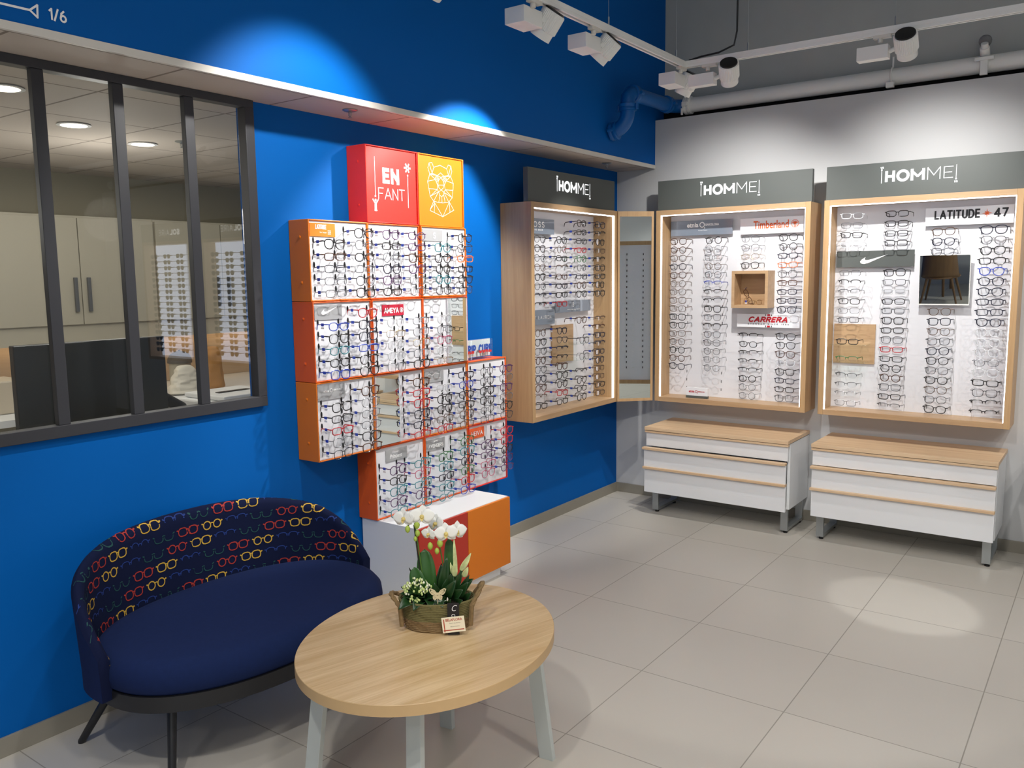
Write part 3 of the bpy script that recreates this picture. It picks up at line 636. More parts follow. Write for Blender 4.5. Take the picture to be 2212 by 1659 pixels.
def sg_pr(r, P, z0, y0):
    def f(k): P.text(k, 'Disney', .125, z0+.322, .045, .013, .01, .005, slant=.2); P.text(k, 'Princess', .105, z0+.298, .085, .022, .02, .005, slant=.15)
    splate(r, P, .078, z0+.285, .235, z0+.345, signG, f)
dbox(5, 1, orangeB, whitep, 'bottom left orange box with a grey sign, standing on the white cabinet', 'bottom left box', sg_pr, {'left': (.0925, LF(1)), 'right': (.2775, LF(1))}, .13, pal=['pink', 'dark blue', 'red', 'dark blue', 'black', 'teal', 'purple'])
dbox(5, 2, orangeB, whitep, 'bottom middle box of colourful eyeglasses with a grey sign', 'bottom middle box', ls('', signG, wd=.155, z=(.285, .345), f=lambda k, P, z0: (stroke_text(P, k, 'AVENGERS', .028, z0+.298, .12, .021, .0042, .005), stroke_text(P, k, 'MARVEL', .072, z0+.329, .034, .008, .0018, .005))), {'left': (.0925, LF(1)), 'right': (.2775, LF(0))}, .13, pal=['green', 'bright blue', 'black', 'dark blue', 'red', 'teal'])
dbox(5, 3, redA, whitep, 'bottom right red box of eyeglasses with a small orange sign', 'bottom right box', ls('', mat('sign_orange_red', '#e8602c', .5), wd=.135, z=(.29, .35), f=lambda k, P, z0: stroke_text(P, k, 'HEiVA', .026, z0+.306, .104, .026, .0042, .005, gap=.4)), {'left': (.0925, [1, 2, 3, 4]), 'right': (.2775, [0, 1, 2, 3, 4])}, .13, pal=['red', 'pink', 'purple', 'black', 'dark blue'])
# acrylic sign
r = thing('acrylic_sign', (.08, -1.82, 1.187), 'clear acrylic block sign with blue and red lettering on the rightmost box', 'sign')
BX((.085, -1.955, 1.187), (.105, -1.70, 1.30)).build('acrylic_block', acr, r, bevel=.002)
BX((.082, -1.955, 1.20), (.0845, -1.70, 1.30)).build('backing_card', signw, r)
P = Plane((.0852, 0, 0), (0, 1, 0), (0, 0, 1)); m = MB(); stroke_text(P, m, 'RIP CURL', -1.935, 1.222, .222, .05, .0125, .0205, gap=.45); lo = m.build('lettering', mat('ink_blue', '#1f4fa8', .5), r)
m = MB(); stroke_text(P, m, 'RIP CURL', -1.935, 1.222, .222, .05, .0125, .0212, gap=.45); m.v = [Vector((v.x, v.y, min(v.z, 1.239))) for v in m.v]; m.build('lettering', mat('ink_red', '#c8302c', .5), r)
# white base cabinet under the boxes
r = thing('base_cabinet', (.2, -2.33, 0), 'white low cabinet with red and orange doors under the display boxes', 'cabinet')
BX((.012, -2.704, .062), (.386, -1.952, .445)).build('body', white, r, bevel=.001)
BX((.012, -2.66, 0), (.362, -2.0, .062)).build('plinth', white, r)
BX((.3865, -2.704, .062), (.4, -2.3265, .442)).build('door', mat('red_laminate', '#b53020', .42), r, bevel=.001)['label'] = 'red door'
BX((.3865, -2.3235, .062), (.4, -1.952, .442)).build('door', mat('orange_laminate', '#d9770f', .42), r, bevel=.001)['label'] = 'orange door'

# ------------------------------------------------------------------ lit wooden cabinets
def homme_text(P, cx, z, name, par, sc=1.):
    """lit HOMME between thin upright strokes; cx centre, z base"""
    m = MB(); h = .002; ht = .068*sc
    x = cx-.193*sc
    bw = .0155*sc
    stroke_text(P, m, 'H', x, z, .056*sc, ht, bw, h); P.line(m, ring(x+.1*sc, z+ht/2, .0285*sc, .0275*sc, 24), bw, h, True)
    P.line(m, [(x+.150*sc, z), (x+.150*sc, z+ht)], bw, h, ext=0); P.line(m, [(x+.212*sc, z), (x+.212*sc, z+ht)], bw, h, ext=0); P.line(m, [(x+.146*sc, z+ht-.009), (x+.181*sc, z+ht*.34)], bw*.85, h, ext=.1); P.line(m, [(x+.181*sc, z+ht*.34), (x+.216*sc, z+ht-.009)], bw*.85, h, ext=.1)
    W = .0048*sc
    P.line(m, [(x+.235*sc, z), (x+.235*sc, z+ht), (x+.268*sc, z+ht*.35), (x+.301*sc, z+ht), (x+.301*sc, z)], W, h)
    P.line(m, [(x+.368*sc, z+W/2), (x+.322*sc, z+W/2), (x+.322*sc, z+ht-W/2), (x+.368*sc, z+ht-W/2)], W, h); P.line(m, [(x+.322*sc, z+ht*.5), (x+.362*sc, z+ht*.5)], W, h)
    P.line(m, [(x-.02*sc, z-.003), (x-.02*sc, z+ht*1.05)], .0035*sc, h); P.poly(m, ring(x-.02*sc, z+ht*1.1, .005*sc), h); stroke_text(P, m, '1/8', x-.028*sc, z+ht*1.2, .019*sc, .012*sc, .0022, h)
    P.line(m, [(x+.386*sc, z+ht*1.08), (x+.386*sc, z-.004)], .0035*sc, h); P.poly(m, ring(x+.386*sc, z-.006, .005*sc), h); stroke_text(P, m, '1/8', x+.376*sc, z-.028*sc, .019*sc, .012*sc, .0022, h)
    m.build('lit_lettering', lettere, par)
def cabinet(kind, u0, lab, W=1.058, hlab=''):
    """kind 'L' on blue wall (u=Y, faces +X), 'B' on grey wall (u=X, faces -Y)"""
    def Q(u, d, z): return (d, u, z) if kind == 'L' else (u, -d, z)
    u1 = u0+W; z0 = .768; z1 = 2.10; D = .228; t_ = .033
    r = thing('display_cabinet', Q((u0+u1)/2, 0, z0), lab, 'display cabinet', 'lit wooden eyewear cabinets')
    oh = oakY if kind == 'L' else oakX
    b = lambda a, c: BX(Q(*a), Q(*c))
    b((u0, .001, z0), (u0+t_, D, z1)).build('side_panel', oakZ, r, bevel=.0015); b((u1-t_, .001, z0), (u1, D, z1)).build('side_panel', oakZ, r, bevel=.0015)
    b((u0+t_, .001, z1-t_), (u1-t_, D, z1)).build('top_panel', oh, r, bevel=.0015); b((u0+t_, .001, z0), (u1-t_, D, z0+t_)).build('bottom_panel', oh, r, bevel=.0015)
    b((u0+t_, .002, z0+t_), (u1-t_, .055, z1-t_)).build('back_panel', whitep, r)
    # led strips just behind the front edge, and thin lit edge line
    m = MB(); a, c, e = u0+t_, u1-t_, z1-t_
    m.box(Q(a+.0, D-.020, z0+t_), Q(a+.0055, D-.008, e)); m.box(Q(c-.0055, D-.020, z0+t_), Q(c, D-.008, e)); m.box(Q(a+.0055, D-.022, e-.006), Q(c-.0055, D-.008, e))
    m.build('led_strip', ledm, r)
    hd = thing('header_sign', Q((u0+u1)/2, .19, z1), hlab, 'sign', 'grey header signs above the cabinets')
    b((u0+.002, .172, z1+.001), (u1-.002, .205, 2.302)).build('sign_board', slate, hd, bevel=.001)
    P = Plane(Q(0, .205, 0), Q(1, 0, 0), (0, 0, 1))
    homme_text(P, (u0+u1)/2+(.0 if kind == 'B' else .0), z1+.085, '', hd, .98)
    return r, Plane(Q(0, .055, 0), Q(1, 0, 0), (0, 0, 1)), Q
U1, U2, U3 = -1.467, .432, 1.571
A1 = cabinet('L', U1, 'wooden eyewear cabinet on the blue wall, lit from inside', hlab='grey sign with lit lettering above the cabinet on the blue wall')
A2 = cabinet('B', U2, 'left wooden eyewear cabinet on the grey wall, with a small wooden cube inside', hlab='grey sign with lit lettering above the left grey-wall cabinet')
A3 = cabinet('B', U3, 'right wooden eyewear cabinet on the grey wall, with a square mirror inside', hlab='grey sign with lit lettering above the right grey-wall cabinet')
ZK = lambda k: 2.003-.0581*k
ADU = ['black', 'black', 'black', 'tortoiseshell', 'dark blue', 'grey metal', 'black', 'brown', 'grey metal', 'black']
def column(A, kind, u, rows, cname, place, pal=ADU, L=.098, tg=False, shp=None, sc=1., special={}):
    for n_, k in enumerate(rows):
        sh = random.choice(shp or ['rectangular', 'rectangular', 'square', 'rounded', 'round', 'half-rim']); c = random.choice(pal)
        if k in special: sh, c = special[k]
        p = A[2](u, .055+L+.001, ZK(k))
        glasses(p, PI/2 if kind == 'L' else 0, sh, c, '%s %s eyeglasses, %s down in %s column of %s' % (c, sh, ORD[n_], cname, place), 'eyeglasses in the '+{'b': 'blue-wall cabinet', 'l': 'left grey-wall cabinet', 'r': 'right grey-wall cabinet'}[place[0]], L, tg, sc)
R_ = lambda a, b: list(range(a, b+1))
pl = 'blue-wall cabinet'
column(A1, 'L', -1.265, R_(2, 9)+R_(12, 20), 'leftmost', pl, tg=True); column(A1, 'L', -1.014, R_(2, 9)+R_(12, 20), 'second', pl, tg=True, special={9: ('rectangular', 'red'), 19: ('rectangular', 'red')})
column(A1, 'L', -.768, R_(0, 8)+[11]+R_(17, 20), 'third', pl, tg=True, special={3: ('rectangular', 'red'), 4: ('rounded', 'green')}); column(A1, 'L', -.522, R_(0, 8)+R_(11, 20), 'rightmost', pl, tg=True)
pl = 'left grey-wall cabinet'
column(A2, 'B', .569, R_(2, 17), 'leftmost', pl, shp=['round', 'rounded', 'square', 'rounded', 'round'], pal=['tortoiseshell', 'black', 'dark blue', 'brown', 'grey metal'], special={2: ('rounded', 'tortoiseshell'), 3: ('round', 'tortoiseshell'), 5: ('rounded', 'dark blue'), 15: ('round', 'black'), 4: ('rounded', 'brown')})
column(A2, 'B', .827, R_(2, 17), 'second', pl, shp=['rounded', 'round', 'half-rim', 'square'], pal=['grey metal', 'silver metal', 'brown', 'black', 'grey metal'], special={2: ('round', 'black'), 7: ('half-rim', 'bright blue'), 5: ('round', 'brown')})
column(A2, 'B', 1.083, R_(2, 5)+R_(13, 20), 'third', pl, shp=['half-rim', 'rounded', 'half-rim', 'oval'], pal=['black', 'grey metal', 'black', 'grey metal'], special={2: ('rounded', 'silver metal'), 3: ('rounded', 'silver metal'), 4: ('oval', 'gold metal'), 18: ('round', 'black'), 19: ('round', 'silver metal'), 20: ('round', 'silver metal')})
column(A2, 'B', 1.333, R_(2, 10)+R_(13, 20), 'rightmost', pl, shp=['rectangular', 'square'], pal=['black', 'dark blue', 'black', 'grey metal'], special={5: ('rectangular', 'orange'), 7: ('rectangular', 'tortoiseshell'), 2: ('rounded', 'black'), 3: ('round', 'black'), 13: ('aviator', 'black'), 14: ('aviator', 'black'), 15: ('aviator', 'tortoiseshell'), 16: ('aviator', 'clear')})
pl = 'right grey-wall cabinet'
column(A3, 'B', 1.72, R_(0, 3)+R_(6, 11)+R_(17, 20), 'leftmost', pl, shp=['rectangular', 'half-rim'], pal=['black', 'grey metal', 'silver metal'], special={0: ('rectangular', 'clear'), 1: ('rectangular', 'silver metal'), 3: ('rectangular', 'clear'), 8: ('half-rim', 'grey metal')})
column(A3, 'B', 1.977, R_(0, 3)+R_(6, 20), 'second', pl, shp=['rectangular', 'square', 'rectangular'], pal=['black', 'black', 'grey metal'], special={16: ('round', 'black'), 17: ('round', 'tortoiseshell'), 14: ('rectangular', 'red'), 8: ('rectangular', 'clear'), 20: ('half-rim', 'grey metal')})
column(A3, 'B', 2.232, R_(2, 4)+R_(10, 20), 'third', pl, shp=['rounded', 'square', 'half-rim', 'rounded'], pal=['black', 'dark blue', 'grey metal', 'brown'], special={2: ('rounded', 'brown')})
column(A3, 'B', 2.487, R_(2, 20), 'rightmost', pl, shp=['square', 'rounded', 'rectangular'], pal=['black', 'dark blue', 'grey metal'], sc=1.05, special={2: ('aviator', 'dark blue'), 6: ('rounded', 'bright blue'), 12: ('rounded', 'clear'), 13: ('rounded', 'clear'), 14: ('square', 'clear'), 15: ('oval', 'silver metal'), 16: ('square', 'clear'), 19: ('half-rim', 'black'), 20: ('half-rim', 'black')})
# empty slots, part of the panels' surface
def slots(A, cols, k0, k1):
    m = MB(); 
    for u in cols:
        for k in range(k0, k1+1):
            a = A[1].p(u+.006, ZK(k)+.012, 0); A[1].rect(m, u+.030, ZK(k)+.006, u+.034, ZK(k)+.024, 0, .001)
    o = m.build('panel_slots', black, A[0]); return o
slots(A2, [.569, .827], 18, 20); slots(A2, [.569, .827, 1.083, 1.333], 10, 12)
def csign(A, u0, z0_, u1, z1_, m_, draw, ink, lab, h=.03):
    P = Plane(A[1].p(0, 0, h), A[1].U, A[1].V)
    r = thing('brand_sign', P.p((u0+u1)/2, z0_), lab, 'sign')
    q = MB(); P.rect(q, u0, z0_, u1, z1_, -.004, 0); q.build('sign_plate', m_, r, bevel=.0006)
    q = MB(); 
    for s in (.15, .85): A[1].rect(q, u0+(u1-u0)*s-.004, (z0_+z1_)/2-.004, u0+(u1-u0)*s+.004, (z0_+z1_)/2+.004, 0, h-.004)
    q.build('standoff', chrome, r)
    inks = ink if isinstance(ink, list) else [ink]; k = MB(); draw(k, P); k.build('lettering', inks, r)
inkO = mat('ink_orange', '#e8622a', .5); inkR = mat('ink_crimson', '#c01f2c', .5); inkK = mat('ink_black', '#15171c', .5)
def d_etnia(x, z, s):
    def f(k, P):
        P.text(k, 'etnia', x, z, .085*s, .032*s, .03, .001); P.line(k, ring(x+.112*s, z+.016*s, .0165*s), .006*s, .001, True); P.poly(k, ring(x+.13*s, z-.006*s, .0045*s), .001); stroke_text(P, k, 'BARCELONA', x+.137*s, z+.008*s, .097*s, .0155*s, .0026*s, .001)
        if s > .8: P.text(k, 'Eyewear Culture', x+.085, z-.026, .065, .008, 0, .001)
    return f
csign(A2, .478, 1.928, .93, 2.03, slate2, d_etnia(.60, 1.982, 1.), tint, 'slate blue sign at the top left of the left grey-wall cabinet')
def d_timb(k, P):
    P.text(k, 'Timberland', 1.075, 1.953, .235, .052, .022, .001); P.line(k, ring(1.35, 1.978, .024), .003, .001, True)
    for a in range(-60, 61, 20): P.line(k, [(1.35, 1.975), (1.35+.02*math.sin(math.radians(a)), 1.975+.02*math.cos(math.radians(a)))], .004, .001)
    P.line(k, [(1.35, 1.956), (1.35, 1.98)], .006, .001); P.line(k, [(1.332, 1.966), (1.368, 1.966)], .003, .001)
csign(A2, .985, 1.92, 1.405, 2.025, signw, d_timb, inkO, 'white sign with orange lettering at the top right of the left cabinet')
def d_carr(k, P):
    stroke_text(P, k, 'CARRERA', 1.06, 1.336, .265, .038, .0095, .001, slant=.35, gap=.34); stroke_text(P, k, 'EYEWEAR SINCE 1956', 1.06, 1.32, .275, .009, .0016, .001, mi=1, gap=.8)
    for z in (1.303, 1.378): P.rect(k, 1.19, z, 1.21, z+.012, 0, .001); P.rect(k, 1.178, z, 1.183, z+.012, 0, .001, 1); P.rect(k, 1.217, z, 1.222, z+.012, 0, .001, 1)
csign(A2, .983, 1.302, 1.405, 1.39, signw, d_carr, [inkR, inkK], 'white sign with red slanted lettering below the wooden cube', .05)
def d_lat(k, P):
    stroke_text(P, k, 'LATITUDE', 2.168, 1.96, .238, .052, .0098, .001, gap=.36); stroke_text(P, k, '47', 2.475, 1.96, .072, .052, .0098, .001, gap=.36)
    for i in range(16):
        a = i*PI/8; R2 = .027 if i % 4 == 0 else (.019 if i % 2 == 0 else .008); b_ = (i+1)*PI/8; R3 = .027 if (i+1) % 4 == 0 else (.019 if (i+1) % 2 == 0 else .008)
        P.poly(k, [(2.44, 1.985), (2.44+R2*math.cos(a), 1.985+R2*math.sin(a)), (2.44+R3*math.cos(b_), 1.985+R3*math.sin(b_))], .001, 1)
csign(A3, 2.12, 1.925, 2.575, 2.027, signw, d_lat, [inkK, inkO], 'white sign with black lettering and orange star in the right cabinet', .035)
csign(A3, 1.618, 1.69, 2.07, 1.79, slate, lambda k, P: P.poly(k, swoosh(1.76, 1.71, .16, .055), .001), tint, 'grey sign with a white swoosh in the right cabinet', .035)
csign(A1, -1.395, 1.925, -.995, 2.02, slate2, lambda k, P: (stroke_text(P, k, 'BOSS', -1.28, 1.964, .17, .038, .0065, .001, gap=.4), stroke_text(P, k, 'HUGO BOSS', -1.25, 1.945, .12, .010, .0022, .001, gap=.5)), tint, 'slate sign at the top left of the blue-wall cabinet')
csign(A1, -1.395, 1.35, -.995, 1.445, slate2, lambda k, P: stroke_text(P, k, 'RALPH LAUREN', -1.34, 1.386, .30, .022, .0026, .001, gap=.6), tint, 'slate sign lower left in the blue-wall cabinet')
csign(A1, -.985, 1.418, -.535, 1.495, slate2, lambda k, P: (stroke_text(P, k, 'B', -.775, 1.453, .020, .028, .003, .001), P.line(k, [(-.785, 1.45), (-.785, 1.485)], .002, .001), P.line(k, [(-.84, 1.435), (-.68, 1.435)], .0022, .001)), tint, 'slate sign with a white letter B in the blue-wall cabinet')
# wooden cube in cabinet 2
Q = A2[2]; r = thing('wooden_cube', Q(1.095, .06, 1.432), 'small open wooden cube shelf inside the left cabinet', 'cube shelf')
u0, u1, z0, z1, d0, d1, t_ = .972, 1.218, 1.432, 1.678, .056, .19, .02
m = MB(); m.box(Q(u0, d0, z0), Q(u0+t_, d1, z1)); m.box(Q(u1-t_, d0, z0), Q(u1, d1, z1)); m.box(Q(u0+t_, d0, z0), Q(u1-t_, d1, z0+t_)); m.box(Q(u0+t_, d0, z1-t_), Q(u1-t_, d1, z1)); m.build('cube_frame', oakX, r, bevel=.001)
BX(Q(u0+t_, d0, z0+t_), Q(u1-t_, d0+.006, z1-t_)).build('cube_back', oakX, r)
g1 = glasses(Q(1.055, .105, 1.505), 0, 'rectangular', 'tortoiseshell', 'tortoiseshell eyeglasses leaning upright against the left side of the wooden cube', 'eyeglasses in the wooden cube', .06, True, .8, rzj=False); g1.rotation_euler = (.3, math.radians(65), math.radians(25))
g2 = glasses(Q(1.12, .135, 1.469), 0, 'oval', 'gold metal', 'gold metal eyeglasses lying on the floor of the wooden cube', 'eyeglasses in the wooden cube', .06, True, .85, rzj=False); g2.rotation_euler = (0, 0, math.radians(60))
# small etnia block
r = thing('desk_sign', Q(.725, .17, .801), 'small white and grey block sign standing on the left cabinet floor', 'sign')
BX(Q(.652, .155, .8015), Q(.81, .18, .818)).build('sign_foot', slate, r); BX(Q(.652, .155, .818), Q(.81, .178, .875)).build('sign_face', signw, r, bevel=.001)
P = Plane(Q(0, .178, 0), Q(1, 0, 0), (0, 0, 1)); m = MB(); d_etnia(.672, .84, .5)(m, P); m.build('lettering', inkR, r)
# backing boards with glass shelves
def shelfset(A, kind, u0, u1, s0, s1, lab, place, cols2, rz):
    P = A[1]; r = thing('wooden_backing_board', P.p((u0+u1)/2, 1.085), lab, 'backing board')
    q = MB(); P.rect(q, u0, 1.085, u1, 1.335, .0, .012); q.build('board', oakY if kind == 'L' else oakX, r)
    for z, (sh, c, w__) in zip((1.214, 1.106), cols2):
        q = MB(); P.rect(q, s0, z-.005, s1, z, .012, .15); s_ = q.build('glass_shelf', shelfg, r)
        glasses(P.p((s0+s1)/2, z+.0185, .142), rz, sh, c, '%s %s eyeglasses lying on the %s glass shelf of %s' % (c, sh, w__, place), 'eyeglasses on glass shelves', .105, False, rzj=False)
shelfset(A3, 'B', 1.613, 1.862, 1.625, 1.835, 'square oak board with two glass shelves in the right cabinet', 'right grey-wall cabinet', [('rectangular', 'black', 'upper'), ('half-rim', 'green', 'lower')], .0)
shelfset(A1, 'L', -1.0, -.735, -.93, -.68, 'square oak board with two glass shelves in the blue-wall cabinet', 'blue-wall cabinet', [('rounded', 'grey metal', 'upper'), ('square', 'silver metal', 'lower')], PI/2)
# square mirror tilted down in cabinet 3
r = thing('square_mirror', (2.24, -.10, 1.47), 'square mirror tilted downwards in the right cabinet', 'mirror')
m = MB(); m.xf = Matrix.Translation((2.24, -.112, 1.61)) @ Matrix.Rotation(math.radians(4.7), 4, 'X')
m.box((-.132, -.004, -.142), (.132, .004, .142)); m.build('mirror_glass', mirror, r)
m2 = MB(); m2.xf = m.xf; m2.box((-.136, .004, -.146), (.136, .010, .146)); m2.box((-.136, -.008, -.150), (.136, .010, -.143)); m2.build('mirror_backing', whitem, r)
m = MB(); m.box((2.20, -.10, 1.58), (2.28, -.055, 1.64)); m.build('mount', whitem, r)
# corner mirror panel, set at an angle between the two walls
r = thing('corner_mirror', (.33, -.33, .768), 'tall narrow mirror panel with oak edge set diagonally in the room corner', 'mirror')
a = Vector((.236, -.418, 0)); b = Vector((.421, -.238, 0)); U = (b-a).normalized(); N = Vector((U.y, -U.x, 0)); Lw = (b-a).length
P = Plane(a, U, (0, 0, 1)); q = MB(); P.rect(q, 0, .77, .014, 2.098, -.03, 0); P.rect(q, Lw-.016, .77, Lw, 2.098, -.03, 0.0); P.rect(q, .014, .77, Lw-.016, .79, -.03, 0); P.rect(q, .014, 2.062, Lw-.016, 2.098, -.03, 0); q.build('mirror_frame', oakZ, r)
q = MB(); P.rect(q, .014, .79, Lw-.016, 2.062, -.02, -.003); q.build('mirror_glass', mirror, r)

# ------------------------------------------------------------------ chests of drawers
def chest(x0, x1, lab, opened):
    r = thing('chest_of_drawers', ((x0+x1)/2, -.25, 0), lab, 'chest of drawers', 'white chests under the grey-wall cabinets')
    BX((x0, -.465, .597), (x1, -.015, .62)).build('top', oakC, r, bevel=.001)
    m = MB(); m.box((x0+.004, -.40, .165), (x0+.022, -.018, .592)); m.box((x1-.022, -.40, .165), (x1-.004, -.018, .592)); m.box((x0+.022, -.40, .165), (x1-.022, -.02, .18)); m.box((x0+.022, -.03, .18), (x1-.022, -.018, .592)); m.box((x0+.022, -.40, .578), (x1-.022, -.03, .592))
    m.build('body', white, r)
    m = MB(); m.box((x0+.01, -.46, .592), (x1-.01, -.03, .597)); m.build('shadow_gap', black, r)
    zs = [(.487, .594), (.342, .467), (.165, .331)]
    for i, (a, b_) in enumerate(zs):
        off = 0 if i == 0 else opened[i-1]
        yf = -.448-off; d = BX((x0+.006, yf, a), (x1-.006, yf+.018, b_-.014 if i == 0 else b_)).build('drawer', white, r, bevel=.001)
        if i == 0: BX((x0+.001, yf-.014, b_-.014), (x1-.001, yf+.018, b_)).build('handle_strip', oakC, d, bevel=.0015)
        else: BX((x0+.000, yf-.022, b_), (x1-.004, yf+.018, b_+.016)).build('handle_strip', oakC, d, bevel=.0025)
        m = MB(); m.box((x0+.03, yf+.018, a+.01), (x0+.042, -.05, b_-.02)); m.box((x1-.042, yf+.018, a+.01), (x1-.03, -.05, b_-.02)); m.box((x0+.042, yf+.018, a+.01), (x1-.042, -.05, a+.02)); m.build('drawer_box', white, d)
    for s in (0, 1):
        xx = x0+.02 if s == 0 else x1-.065; m = MB(); y0, y1 = -.375, -.05
        m.box((xx, y0, .016), (xx+.045, y0+.02, .165)); m.box((xx, y1-.02, .016), (xx+.045, y1, .165)); m.box((xx, y0+.02, .016), (xx+.045, y1-.02, .034)); l = m.build('leg', chrome, r, bevel=.001)
        for y in (y0+.02, y1-.03): MB().lathe([(.014, 0), (.014, .008), (.006, .016)], (xx+.028, y, 0), 12).build('foot', black, l)
chest(.475, 1.467, 'white chest of drawers with oak top and one drawer ajar, nearer the corner', (.035, .028))
chest(1.607, 2.609, 'white chest of drawers with oak top under the right cabinet', (.01, .008))
chest(2.752, 3.75, 'white chest of drawers cut off at the right edge of the picture', (.01, .008))
# ------------------------------------------------------------------ sofa
SCX, SCY, SBX, SBY, SE = .475, -3.742, .365, .568, 2.25
def sel(th, k=1., dx=0., dy=0.):
    """seat outline at angle th (0 = back centre, towards the wall)"""
    c, s = -math.cos(th), math.sin(th)
    return (SCX+(SBX*k+dx)*math.copysign(abs(c)**(2/SE), c), SCY+(SBY*k+dy)*math.copysign(abs(s)**(2/SE), s))
sofa = thing('sofa', (SCX, SCY, 0), 'dark blue two-seat sofa with colourful spectacle-patterned back', 'sofa')
navy = mat('navy_velvet', '#14244e', .9, sheen=.0, noise=.12, nscale=60, spec=.2)
navyd = mat('navy_patterned_ground', '#0b1536', .9, sheen=.0, noise=.1, nscale=60, spec=.2)
n = 72
def loftsel(prof, m_, name, bevel=0):
    q = MB(); vs = []
    for (k, z) in prof:
        for i in range(n): x, y = sel(2*PI*i/n, 1, k, k); vs.append((x, y, z))
    fs = [(j*n+i, j*n+(i+1) % n, (j+1)*n+(i+1) % n, (j+1)*n+i) for j in range(len(prof)-1) for i in range(n)]+[tuple(range(n))[::-1], tuple((len(prof)-1)*n+i for i in range(n))]
    q.add(vs, fs, 0, True); return q.build(name, m_, sofa)
loftsel([(-.04, .273), (0, .274), (0, .305), (0, .328), (-.02, .329)], blackm, 'base_rim')
q = MB(); vs = []; prof = [(-.012, .328), (0, .34), (.006, .37), (.002, .405), (-.02, .432), (-.045, .441), (-.12, .444), (-.24, .445), (-.34, .445)]
for (k, z) in prof:
    for i in range(n): x, y = sel(2*PI*i/n, 1, k, k); vs.append((x, y, z))
fs = [(j*n+i, j*n+(i+1) % n, (j+1)*n+(i+1) % n, (j+1)*n+i) for j in range(len(prof)-1) for i in range(n)]+[tuple(range(n))[::-1], tuple((len(prof)-1)*n+i for i in range(n))]
q.add(vs, fs, 0, True); q.build('seat_cushion', navy, sofa)
TH = math.radians(93)
def htop(t_): return .718-.15*t_*t_-.125*abs(t_)**6
def bpt(t_, v, side):
    """t -1..1 along the back, v 0..1 bottom to top, side 0 inner 1 outer"""
    th = t_*TH; zb = .30; zt = htop(t_); z = zb+(zt-zb)*v; lean = .022*max(0, (z-.34)/.42)
    k = (-.008 if side == 0 else .03)+lean*(1.0); x, y = sel(th, 1, k+.004, k+.004); return (max(x, .035 if side == 0 else .013), y, z)
NT, NV = 64, 12; q = MB(); vs = []; idx = {}
for i in range(NT+1):
    t_ = -1+2*i/NT; ringp = [bpt(t_, v/NV, 0) for v in range(NV+1)]
    a = Vector(bpt(t_, 1, 0)); b = Vector(bpt(t_, 1, 1)); c_ = (a+b)/2; 
    for s in range(1, 5):
        w_ = s/5; ringp.append(tuple(a.lerp(b, w_)+Vector((0, 0, .02*math.sin(PI*w_)))))
    ringp += [bpt(t_, 1-v/NV, 1) for v in range(NV+1)]
    vs += ringp; RN = len(ringp)
fs = []; 
for i in range(NT):
    for k in range(RN): fs.append((i*RN+k, (i+1)*RN+k, (i+1)*RN+(k+1) % RN, i*RN+(k+1) % RN))
fs += [tuple(range(RN)), tuple(NT*RN+k for k in range(RN))[::-1]]
b0 = len(q.v); q.add(vs, fs, 0, True)
q.mi = [(1 if (fi < NT*RN and fi % RN > NV+4) else 0) for fi in range(len(q.f))]
# woven spectacle outlines on the inner face
ARC = []; tot = 0; prev = None
for i in range(401):
    t_ = -1+2*i/400; p = Vector(bpt(t_, .5, 0)); p.z = 0
    if prev is not None: tot += (p-prev).length
    ARC.append((tot, t_)); prev = p
def tof(s):
    s = min(max(s, 0), tot-1e-6); i = min(range(len(ARC)), key=lambda j: abs(ARC[j][0]-s)); return ARC[i][1]+(s-ARC[i][0])/tot*2
def back_pt(s, z, off=.0016):
    t_ = tof(s); zb = .30; zt = htop(t_); v = (z-zb)/(zt-zb)
    if v > 1.0: 
        ov = (z-zt)/.05
        if ov > 1: return None
        a = Vector(bpt(t_, 1, 0)); b = Vector(bpt(t_, 1, 1)); p = a.lerp(b, ov)+Vector((0, 0, .02*math.sin(PI*ov)+off)); return p
    p = Vector(bpt(t_, v, 0)); c = Vector((SCX, SCY, p.z)); return p+(c-p).normalized()*off
PAT = {0: 5, 1: 4, 2: 3, 3: 2}     # blue, teal, red, yellow slots
pcol = {2: mat('weave_yellow', '#d0a83e', .8), 3: mat('weave_red', '#a8322a', .8), 4: mat('weave_teal', '#164a4a', .8), 5: mat('weave_blue', '#173680', .8)}
def ribbon(pts, wd, mi, closed):
    P3 = [back_pt(*p) for p in pts]; m_ = len(pts)
    cen = (sum(p[0] for p in pts)/m_, sum(p[1] for p in pts)/m_)
    for i in range(m_ if closed else m_-1):
        a, b = pts[i], pts[(i+1) % m_]; d = Vector((b[0]-a[0], b[1]-a[1]))
        if d.length < 1e-6: continue
        d.normalize(); nx, ny = -d.y*wd/2, d.x*wd/2; e = d*wd*.3
        c4 = [back_pt(a[0]+nx-e.x, a[1]+ny-e.y), back_pt(a[0]-nx-e.x, a[1]-ny-e.y), back_pt(b[0]-nx+e.x, b[1]-ny+e.y), back_pt(b[0]+nx+e.x, b[1]+ny+e.y)]
        if any(c is None for c in c4): continue
        q.add(c4, [(0, 1, 2, 3)], mi, False)
PITCH, ROWH = .108, .0565
